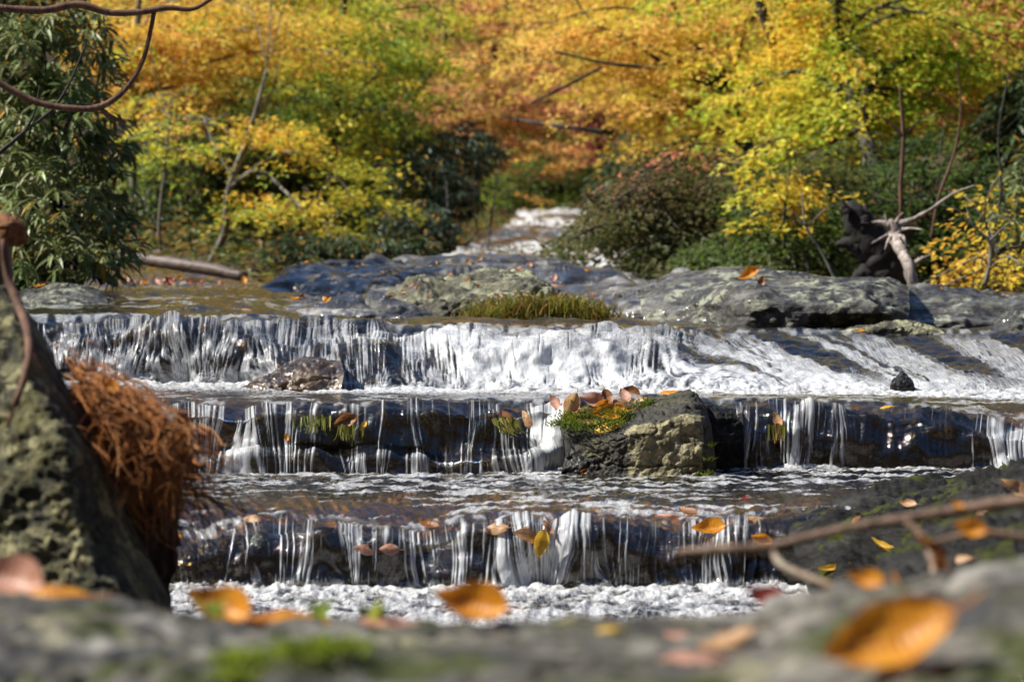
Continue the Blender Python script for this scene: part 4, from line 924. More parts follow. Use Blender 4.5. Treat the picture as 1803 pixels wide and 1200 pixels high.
rhodo('green thicket behind the big yellow tree', (1420, 470, 17),
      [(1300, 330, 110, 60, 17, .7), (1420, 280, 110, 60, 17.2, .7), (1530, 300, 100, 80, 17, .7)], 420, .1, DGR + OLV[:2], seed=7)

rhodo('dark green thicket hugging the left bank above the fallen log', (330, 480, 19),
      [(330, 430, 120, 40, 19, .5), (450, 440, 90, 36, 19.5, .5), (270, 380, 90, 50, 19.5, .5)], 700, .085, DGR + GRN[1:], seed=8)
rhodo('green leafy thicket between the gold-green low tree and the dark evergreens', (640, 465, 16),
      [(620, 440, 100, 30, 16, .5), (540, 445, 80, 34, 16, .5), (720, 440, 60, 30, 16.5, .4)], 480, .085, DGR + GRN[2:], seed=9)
tree('yellow-leaved sapling between the rhododendron thicket and the slender pale trunk', [(285, 480, 15, 3), (280, 400, 15, 3), (290, 300, 15, 2.5), (300, 200, 15, 1.5)],
     [(270, 300, 60, 50, 15, .5), (290, 220, 70, 50, 15.2, .5), (250, 180, 50, 60, 15.2, .5), (330, 260, 50, 30, 15, .4)], 26, 60, .05, YEL + YGR[2:], 'bark_pale', 14, spl=.45, seed=21)
tree('gold-orange tree spreading over the top left behind the rhododendron', [(240, 470, 20, 7), (235, 300, 20, 7), (240, 100, 20, 6), (250, -100, 20, 4)],
     [(250, 60, 120, 60, 20, 1), (330, 120, 110, 40, 20, 1), (230, 150, 80, 40, 20, 1), (400, 60, 120, 50, 20.4, 1), (560, 60, 80, 24, 20, .7)], 260, 80, .055, ORA[1:] + YEL[:2], 'bark_pale', 20, spl=.6, seed=22)
tree('lime-yellow tree behind the yellow-green bowing tree', [(680, 440, 28, 7), (675, 250, 28, 7), (680, 60, 28, 5)],
     [(680, 60, 110, 60, 28, 1.2), (640, 140, 100, 50, 28, 1.2), (700, 250, 80, 40, 28, 1.1), (600, 60, 80, 50, 28, 1.2)], 240, 85, .07, YGR[:3], 'bark_dark', 16, seed=23)
tree('amber tree behind the dark spreading boughs', [(1160, 420, 30, 7), (1165, 250, 30, 7), (1150, 50, 30, 5)],
     [(1130, 120, 150, 80, 30, 1.5), (1230, 210, 110, 60, 29.5, 1.2), (1080, 40, 150, 60, 30.5, 1.5), (1260, 80, 120, 70, 30, 1.4)], 330, 85, .075, ORA[1:] + GLD[:2], 'bark_dark', 16, seed=24)
tree('yellow bush-like tree under the drooping tree beside the olive shrub', [(1385, 492, 11.5, 3), (1380, 390, 11.5, 3), (1390, 310, 11.6, 2)],
     [(1350, 340, 50, 14, 11.5, .3), (1300, 315, 40, 16, 11.6, .3), (1430, 345, 44, 20, 11.5, .3), (1400, 385, 40, 8, 11.4, .3)], 22, 60, .045, GLD[:3], 'bark_dark', 8, spl=.34, droop=.6, seed=25)

# ---- undergrowth on the banks
n = 60000
y = 10.5 + 50 * RNG.random(n) ** 1.6; sgn = np.where(RNG.random(n) < .5, -1, 1)
e = .15 + RNG.random(n) ** 1.3 * (1.5 + .22 * y)
x = stream_x(y) + sgn * (half_w(y) + e)
cl = np.clip(n2(x * 1.6, y * 1.2, 61) + .35, 0, 1)
pos = np.stack([x, y, ground_z(x, y) + RNG.random(n) * (.06 + .34 * cl * np.clip(e, 0, 1))], -1)
mbu = MB(); scatter(mbu, pos, RNG.normal(size=(n, 3)) * [1, 1, .4], RNG.normal(size=(n, 3)) * .5 + [0, 0, 1], RNG.uniform(.03, .065, n) * (1 + y / 40), palette(pos, [(.05, .08, .02), (.10, .14, .03), (.2, .17, .03), (.22, .10, .03), (.05, .075, .02)], 1.5, 77), T_SMALL)
tag(mbu.build('undergrowth', M['leaf'], smooth=False), 'low leafy undergrowth and litter covering both banks', 'undergrowth', kind='stuff')

# ------------------------------------------------------------------ deadwood
def stick(name, label, cat, paths, mat, sides=8, wob=.06, group=None, n=24):
    mb = MB()
    for p_ in paths:
        P, r = pxs(p_, n); mb.tube(P, r, sides, wob)
    o = mb.build(name, M[mat]); tag(o, label, cat, group); keep(o); return o

stick('fallen_log', 'brown fallen log lying on the left bank behind the leaf litter', 'log',
      [[(225, 452, 11.2, 9), (290, 462, 11.1, 11), (360, 472, 11, 12), (432, 487, 10.9, 9)]], 'log', 12)
stick('dead_snag', 'bleached twisted snag with a frayed top on the right bank', 'dead tree',
      [[(1607, 505, 9.0, 10), (1602, 478, 9.0, 9.5), (1592, 452, 9.1, 9), (1580, 430, 9.2, 10), (1576, 412, 9.3, 12), (1572, 398, 9.3, 11), (1566, 386, 9.3, 4)],
       [(1576, 408, 9.3, 9), (1562, 396, 9.3, 7), (1546, 391, 9.3, 3), (1536, 392, 9.3, 1)], [(1574, 402, 9.3, 5), (1582, 384, 9.3, 3), (1590, 374, 9.3, 1)], [(1570, 398, 9.3, 4), (1560, 384, 9.3, 2), (1558, 376, 9.3, .6)],
       [(1578, 414, 9.3, 4), (1594, 424, 9.2, 2.5), (1598, 438, 9.2, 1)], [(1574, 416, 9.3, 4), (1562, 428, 9.2, 2), (1558, 440, 9.2, .8)],
       [(1575, 396, 9.5, 6), (1610, 385, 9.5, 4), (1640, 368, 9.5, 3.2), (1680, 340, 9.5, 2), (1720, 325, 9.5, 1)],
       [(1572, 395, 9.5, 7), (1550, 392, 9.45, 5), (1535, 390, 9.4, 1)],
       [(1576, 405, 9.5, 4), (1560, 415, 9.4, 3), (1535, 428, 9.35, 1)],
       [(1582, 405, 9.5, 4), (1605, 402, 9.45, 2), (1625, 404, 9.4, 1)],
       [(1600, 470, 9.5, 5), (1625, 455, 9.4, 4), (1640, 447, 9.4, 1)]], 'snag', 10, .12)
stick('blackened_stump', 'jagged black stump in shadow beside the bleached snag', 'stump',
      [[(1566, 510, 9.9, 36), (1560, 470, 9.9, 38), (1546, 440, 9.9, 36), (1528, 412, 9.9, 30), (1510, 388, 9.9, 25), (1500, 366, 9.9, 17), (1496, 354, 9.9, 8)],
       [(1520, 400, 9.85, 14), (1522, 375, 9.88, 9), (1524, 362, 9.9, 2)], [(1494, 375, 9.85, 10), (1485, 360, 9.85, 5), (1483, 350, 9.85, 1)],
       [(1548, 448, 9.9, 28), (1516, 436, 9.9, 18), (1490, 428, 9.9, 11), (1472, 430, 9.9, 4)],
       [(1548, 432, 9.9, 28), (1575, 414, 9.9, 20), (1600, 406, 10, 11), (1614, 400, 10, 2)],
       [(1552, 474, 9.9, 30), (1524, 480, 9.9, 18), (1500, 498, 9.9, 7)]], 'black', 16, .10)
for lb, pth in (('reddish bare sapling stem standing behind the bleached snag', [(1588, 430, 10.6, 4), (1586, 330, 10.6, 4), (1590, 240, 10.6, 3.5), (1584, 150, 10.6, 2)]),
                ('dark crooked sapling right of the reddish stem', [(1640, 420, 10.8, 3), (1652, 350, 10.8, 3), (1680, 270, 10.8, 2.5), (1692, 200, 10.8, 2), (1684, 110, 10.8, 1)]),
                ('thin grey sapling leaning left behind the flat-topped boulder', [(1475, 500, 10.2, 3), (1445, 440, 10.2, 2.5), (1420, 400, 10.2, 2), (1412, 340, 10.2, 1.2)]),
                ('slim dark sapling beside the dark thicket at the right edge', [(1745, 430, 10.4, 3), (1762, 340, 10.4, 2.5), (1758, 240, 10.4, 2), (1776, 130, 10.4, 1.5)]),
                ('pale thin sapling rising out of the golden low bush', [(1733, 502, 9.3, 4), (1744, 460, 9.3, 3.5), (1742, 425, 9.3, 3), (1716, 400, 9.3, 2), (1700, 360, 9.3, 1)])):
    a_ = np.array(pth[len(pth) // 2]); b_ = np.array(pth[-2])
    tw = [[tuple(a_), tuple(a_ + [38, -34, 0, -a_[3] * .55]), tuple(a_ + [64, -44, 0, -a_[3] * .8])], [tuple(b_), tuple(b_ + [-30, -30, 0, -b_[3] * .5]), tuple(b_ + [-56, -38, 0, -b_[3] * .75])]]
    stick('bare_sapling', lb, 'sapling', [pth] + tw, 'bark_red' if 'reddish' in lb else ('bark_pale' if 'pale' in lb or 'grey' in lb else 'bark_dark'), 6, .08, group='bare saplings on the right bank')
stick('overhanging_branch', 'looping reddish branch hanging in at the upper left', 'branch',
      [[(-60, 10, 6.0, 7), (20, 16, 6.0, 7), (80, 18, 6, 7), (140, 8, 6, 7), (190, 22, 6, 6), (240, 22, 6, 6), (300, 14, 6, 5), (340, 16, 6, 4), (375, -4, 6, 4)],
       [(272, 18, 6, 4), (262, 70, 6, 4), (246, 120, 6, 4), (218, 160, 6, 5), (180, 187, 6, 6), (120, 190, 6, 6), (60, 178, 6, 6), (20, 158, 6, 6), (-60, 110, 6, 7)],
       [(175, 190, 6, 4), (200, 208, 6, 4), (222, 216, 6, 2)]], 'bark_red', 8, .06, n=40)
stick('thin_branch', 'thin dark twig crossing below the looping reddish branch', 'branch',
      [[(-40, 300, 6.2, 4), (10, 260, 6.2, 4), (50, 226, 6.2, 3), (95, 190, 6.2, 3), (130, 130, 6.2, 2), (150, 80, 6.2, 1.5)], [(45, 230, 6.2, 3), (60, 200, 6.2, 2), (70, 150, 6.2, 1)]], 'bark_dark', 6)
stick('foreground_twig', 'blurred forked brown twig slanting across the lower right', 'twig',
      [[(1196, 972, 1.62, 6.5), (1260, 968, 1.62, 9.7), (1345, 962, 1.62, 8.6), (1480, 932, 1.62, 7.9), (1600, 912, 1.62, 9.4), (1700, 896, 1.62, 10.1), (1810, 880, 1.62, 10.8), (2000, 845, 1.62, 11.5)],
       [(1590, 914, 1.62, 7.9), (1622, 940, 1.61, 6.5), (1640, 980, 1.6, 6.5), (1645, 1010, 1.58, 5.0)],
       [(1360, 968, 1.62, 5.0), (1375, 992, 1.6, 6.5), (1430, 1018, 1.58, 6.5), (1500, 1042, 1.55, 7.0)],
       [(1640, 955, 1.6, 4.3), (1720, 938, 1.6, 6.5), (1810, 945, 1.6, 6.5), (1900, 950, 1.6, 5.8)]], 'twig', 10, .14, n=60)
stick('creeping_root', 'bare reddish root climbing the tall mossy rock', 'root',
      [[(5, 420, 2.62, 6), (12, 480, 2.62, 7), (30, 530, 2.6, 8), (47, 580, 2.52, 8), (50, 630, 2.47, 7), (38, 680, 2.45, 7), (22, 720, 2.44, 5), (14, 752, 2.44, 3)],
       [(48, 590, 2.5, 5), (62, 620, 2.5, 4), (75, 650, 2.5, 2)]], 'bark_red', 8, .1)
stick('pale_trunk', 'pale weathered trunk stub behind the tall mossy rock', 'trunk',
      [[(-10, 620, 2.95, 30), (-8, 500, 2.95, 30), (-10, 430, 2.95, 30), (-12, 405, 2.95, 24)]], 'bark_pale', 14, .05)
G, q = loft([[(-40, 432, 2.9), (40, 430, 2.9)], [(-50, 415, 2.86), (10, 425, 2.84), (46, 415, 2.88)], [(-50, 395, 2.85), (10, 398, 2.83), (46, 403, 2.88)], [(-40, 383, 2.92), (5, 378, 2.92), (36, 390, 2.94)], [(-30, 400, 3.05), (36, 410, 3.05)]], 50, 10)
G += gnormals(G) * (fbm3(G, 60, 3, 3) * .006)[..., None]
ch = obj('bark_chunk', G, gfaces(*G.shape[:2]), M['fungus']); tag(ch, 'rust-brown bark chunk lying on the pale trunk stub', 'bark')

# root tangle
root = empty('root_tangle', pt(230, 1000, 2.75), 'matted rusty-brown root tangle hanging beside the tall mossy rock', 'roots')
mb = MB()
mb2 = MB(); mb3 = MB()
for k in range(900):
    s = RNG.random(); cl = RNG.normal(size=3)
    a = np.array([122 + 178 * s + 14 * cl[0], 664 + 100 * s + cl[1] * 22, 2.72 + cl[2] * .06])
    ln = RNG.uniform(.35, 1.05); wild = RNG.random() < .25
    e = a + np.array([(20 + 90 * (1 - s)) * ln + RNG.normal() * (60 if wild else 24), (150 + 80 * (1 - s)) * ln * (.6 if wild else 1) + RNG.normal() * 24, RNG.normal() * .07])
    m1 = a * .66 + e * .34 + np.array([RNG.normal() * 24 + 16, RNG.normal() * 16, RNG.normal() * .03 - .02]); m2 = a * .33 + e * .67 + np.array([RNG.normal() * 26 + 6, RNG.normal() * 16, RNG.normal() * .03 - .02])
    e = e + RNG.normal(size=3) * [14, 10, .02]
    r0 = RNG.choice([.55, .85, 1.3, 2.8], p=[.46, .34, .16, .04])
    P, r = pxs([(*a, r0), (*m1, r0), (*m2, r0 * .8), (*e, .4)], 14); (mb, mb2, mb3)[RNG.choice(3, p=[.5, .3, .2])].tube(P, r, 5, .08)
mb.build('root_fibres', M['root'], root); mb2.build('root_fibres', M['root'], root); mb3.build('root_fibres', M['root_pale'], root)
mb = MB()
for k in range(34):
    a = np.array([320 + RNG.normal() * 20, 860 + RNG.normal() * 40, 2.75]); e = a + np.array([RNG.uniform(10, 160), RNG.uniform(30, 150), RNG.normal() * .04])
    m1 = (a + e) / 2 + np.array([RNG.normal() * 14, -RNG.uniform(0, 20), 0])
    P, r = pxs([(*a, 1.6), (*m1, 1.3), (*e, .5)], 12); mb.tube(P, r, 5)
mb.build('trailing_rootlets', M['bark_red'], root)
mb = MB(); P, r = pxs([(235, 752, 2.8, 17), (270, 745, 2.72, 20), (318, 742, 2.66, 17)], 14); mb.tube(P, r, 12, .05); mb.build('root_stub', M['log'], root)
G, q = loft([[(225, 1080, 2.80), (300, 1070, 2.86)], [(190, 960, 2.79), (312, 965, 2.84)], [(155, 850, 2.77), (318, 862, 2.82)], [(135, 740, 2.79), (300, 790, 2.84)], [(130, 700, 2.85), (250, 735, 2.88)], [(130, 740, 2.98), (280, 800, 2.98)], [(150, 960, 3.05), (320, 960, 3.05)]], 60, 10)
G += gnormals(G) * (fbm3(G, 30, 3, 3) * .015)[..., None]
o = obj('root_soil', G, gfaces(*G.shape[:2]), rock_mat('root_soil', (.008, .005, .003), (.03, .016, .008), (.07, .035, .015), lich=0, mos=.1, rough=.95, scale=20), root)
stick('dead_twigs', 'thin red twigs sticking out above the root tangle', 'twig',
      [[(95, 655, 2.72, 2.5), (140, 650, 2.72, 2.5), (180, 662, 2.72, 2.5), (220, 690, 2.72, 2), (245, 715, 2.72, 1.5)], [(100, 650, 2.72, 2), (150, 655, 2.7, 2), (200, 668, 2.7, 1.5), (228, 662, 2.7, 1)], [(150, 648, 2.72, 2), (190, 672, 2.7, 2), (215, 700, 2.7, 1.5), (235, 720, 2.7, 1)],
       [(110, 690, 2.72, 2), (160, 683, 2.7, 2), (190, 700, 2.7, 1)]], 'bark_red', 6)

# ------------------------------------------------------------------ grasses and moss
def grass(name, label, roots, n, lenpx, pal, lean=(0, 0), cat='grass', spread=.6, wpx=1.6, hang=0):
    """tuft of tapered blades; roots: list of (px,row,d,spread px)"""
    mb = MB(); k = 5
    for i in range(n):
        r = roots[RNG.integers(len(roots))]
        a = np.array([r[0] + RNG.normal() * r[3], r[1] + RNG.normal() * r[3] * .25, r[2] + RNG.normal() * .02])
        ln = lenpx * RNG.uniform(.5, 1.2); dx = RNG.normal() * spread * ln + lean[0] * ln
        t = np.linspace(0, 1, k)
        px = a[0] + dx * t ** 1.4; row = a[1] - ln * (t - .55 * t * t) * (1 if not hang else -1.6) + lean[1] * ln * t ** 2; d = a[2] - .03 * t * RNG.random()
        P = pt(px, row, d); w = wpx * (1 - t * .92) * a[2] / F * RNG.uniform(.7, 1.3)
        sd = np.array([math.cos(i), math.sin(i) * .6, 0])
        V = np.stack([P - sd * w[:, None], P + sd * w[:, None]], 1).reshape(-1, 3)
        j = np.arange(k - 1) * 2; f = np.stack([j, j + 1, j + 3, j + 2], -1)
        c = np.array(pal[RNG.integers(len(pal))]) * RNG.uniform(.6, 1.3)
        mb.add(V, f, None, np.array([*c, 1]))
    o = mb.build(name, M['grass'], smooth=False); tag(o, label, cat); return o
GP = [(.22, .24, .03), (.36, .30, .05), (.13, .18, .02), (.34, .17, .05), (.42, .34, .08)]
grass('grass_tuft', 'long strip of yellow-green grass along the foot of the lichen hump', [(850, 572, 6.74, 18), (890, 556, 6.78, 25), (950, 552, 6.76, 30), (1000, 552, 6.78, 25), (1045, 566, 6.76, 18)], 1700, 62, GP, spread=.35)
grass('hanging_grass', 'green and straw grass clump trailing down the middle fall', [(893, 738, 4.64, 10)], 130, 34, [(.14, .2, .02), (.3, .26, .06), (.2, .22, .03), (.4, .25, .1)], lean=(.45, 0), hang=1, spread=.25, wpx=2)
grass('moss_clump', 'bright green moss clump under the leaf pile on the middle rock', [(995, 745, 4.57, 14), (1025, 752, 4.55, 24), (1075, 746, 4.55, 20), (1010, 734, 4.62, 14), (1050, 728, 4.62, 30), (1100, 728, 4.62, 14), (1140, 712, 4.66, 18)], 1500, 12, [(.10, .16, .015), (.2, .24, .02), (.06, .10, .012)], cat='moss', spread=.8, wpx=1.5)
grass('moss_clump', 'dark green moss tuft in the crack right of the pale lichen face', [(1246, 835, 4.47, 6), (1248, 810, 4.5, 5), (1250, 785, 4.52, 4)], 300, 14, [(.09, .12, .012), (.05, .075, .01), (.15, .17, .02)], cat='moss', spread=.6, wpx=1.6)
grass('moss_clump', 'blurred bright green moss on the foreground boulder below the orange leaves', [(420, 1165, 1.16, 26), (520, 1150, 1.18, 36), (590, 1140, 1.2, 25), (410, 1195, 1.12, 20)], 900, 34, [(.22, .30, .02), (.12, .2, .015), (.3, .34, .04)], cat='moss', spread=.8, wpx=4)
grass('trailing_weed', 'wet green weed strands hanging in the middle fall below a brown leaf', [(612, 750, 4.64, 12), (560, 735, 4.66, 16)], 110, 32, [(.14, .17, .02), (.22, .2, .04)], hang=1, spread=.12, wpx=1.6, cat='weed')
grass('trailing_weed', 'brown-green weed behind the orange leaf of the right-hand jets', [(1372, 748, 4.63, 7)], 70, 36, [(.12, .13, .02), (.2, .12, .03)], hang=1, spread=.1, wpx=1.8, cat='weed')
for sp_, lb in (((375, 1088, 1.5, 4), 'blurred grey-green seedling leaf behind the tilted pink-orange leaf'), ((560, 1088, 1.52, 5), 'blurred pale green seedling behind the wide orange leaf'), ((655, 1090, 1.52, 6), 'blurred yellow-green seedling left of the standing orange leaf')):
    grass('seedling', lb, [sp_], 14, 70, [(.16, .25, .08), (.3, .34, .04), (.2, .3, .05)], cat='plant', spread=.4, wpx=9)

# ------------------------------------------------------------------ fallen leaves
for st_ in (S[::3, ::3] + Nrm[::3, ::3] * np.maximum(off[::3, ::3], -.004)[..., None],):
    V = st_.reshape(-1, 3); HITS.append((V, gfaces(*st_.shape[:2])))
allV = []; allF = []; n0 = 0
for v, f in HITS:
    if not isinstance(f, np.ndarray):
        me = f; me.calc_loop_triangles(); a = np.empty(len(me.loop_triangles) * 3, np.int32); me.loop_triangles.foreach_get('vertices', a); f = a.reshape(-1, 3)
    allV += [tuple(x) for x in v.tolist()]; allF += [tuple(x) for x in (f + n0).tolist()]; n0 += len(v)
BVH = BVHTree.FromPolygons(allV, allF)

DL = {
 'orange': dryleaf_mat('orange_leaf', (.50, .17, .015), (.78, .33, .025), (.86, .44, .04)),
 'yellow': dryleaf_mat('yellow_leaf', (.54, .30, .02), (.80, .48, .04), (.86, .58, .08)),
 'tan': dryleaf_mat('tan_leaf', (.40, .21, .08), (.64, .38, .19), (.76, .52, .32)),
 'pink': dryleaf_mat('pinkish_leaf', (.44, .18, .11), (.70, .39, .28), (.80, .56, .46)),
 'brown': dryleaf_mat('brown_leaf', (.16, .055, .018), (.36, .15, .05), (.50, .24, .10)),
 'red': dryleaf_mat('red_leaf', (.16, .025, .02), (.34, .05, .04), (.44, .10, .06)),
}
def fallen_mesh(width, curl, bend, twist, n=12, m=6):
    t = np.linspace(0, 1, n); u = np.linspace(-1, 1, 2 * m + 1)
    w = (np.sin(np.pi * t ** .78)) ** .8 * width / 2 + .004; w[-1] = .004
    V = np.zeros((n, len(u), 3))
    V[..., 0] = u[None] * w[:, None]; V[..., 1] = t[:, None] - .5
    V[..., 2] = curl * (u[None] ** 2) * (w[:, None] / (width / 2)) * width + bend * ((t[:, None] - .5) ** 2) * 2 + twist * (t[:, None] - .5) * u[None] * w[:, None] * 2
    V[..., 2] += .012 * np.sin(t[:, None] * 50) * np.abs(u[None]) + .01 * RNG.normal(size=V.shape[:2])
    V[..., 0] *= 1 + .05 * np.sin(t[:, None] * 60)
    th = .006
    mbx = MB(); nv, nu = V.shape[:2]; f = gfaces(nv, nu)
    mbx.add(V, f)
    tt = np.linspace(0, 1, 6)
    mbx.tube(np.stack([.03 * tt ** 2, -.5 - .22 * tt, .03 * tt + bend * .5 + .15 * tt ** 2 * bend], -1), np.linspace(.013, .009, 6), 5)
    mbx.tube(np.stack([0 * t, t - .5, V[:, m, 2] - .004], -1), np.linspace(.012, .003, n), 4)
    return new_mesh('fallen_leaf', np.concatenate(mbx.V), [np.concatenate(mbx.F4), np.concatenate(mbx.F3)])
LM = [fallen_mesh(.50, .25, .25, .2), fallen_mesh(.44, -.15, -.2, .4), fallen_mesh(.55, .45, .35, -.3), fallen_mesh(.40, .8, .2, .5), fallen_mesh(.22, .6, .3, .2)]
for me in LM: me.materials.append(DL['orange'])

def leaf_at(px, row, size, yaw, key, label, shape=0, tilt=0, roll=0, lift=.5, group='fallen leaves', d=None, name='fallen_leaf'):
    """size in px at its distance; laid on what the eye's ray meets there"""
    dv = pt(px, row, 1.0); dv = Vector(dv / np.linalg.norm(dv))
    if d is None:
        hit, nrm, idx, dist = BVH.ray_cast(Vector((0, 0, 0)), dv)
        if hit is None: return None
        if nrm.dot(dv) > 0: nrm = -nrm
        nrm = (nrm + Vector((0, -.15, .25))).normalized()
    else:
        hit = Vector(pt(px, row, d)); nrm = Vector((0, -.35, .9)).normalized()
    s = size * hit.y / F
    o = bpy.data.objects.new(name, LM[shape]); COL.objects.link(o)
    o.material_slots[0].link = 'OBJECT'; o.material_slots[0].material = DL[key]
    xa = Vector((1, 0, 0)); xa = (xa - nrm * xa.dot(nrm)).normalized(); ya = nrm.cross(xa)
    B = Matrix((xa, ya, nrm)).transposed()
    Rm = B @ Matrix.Rotation(R(tilt), 3, 'X') @ Matrix.Rotation(R(yaw), 3, 'Z') @ Matrix.Rotation(R(roll), 3, 'Y')
    o.matrix_world = Matrix.Translation(hit + nrm * (s * .06 * lift + .001 + abs(math.sin(R(tilt))) * s * .22 + abs(math.sin(R(roll))) * s * .2)) @ Rm.to_4x4() @ Matrix.Scale(s, 4)
    tag(o, label, 'leaf', group); return o

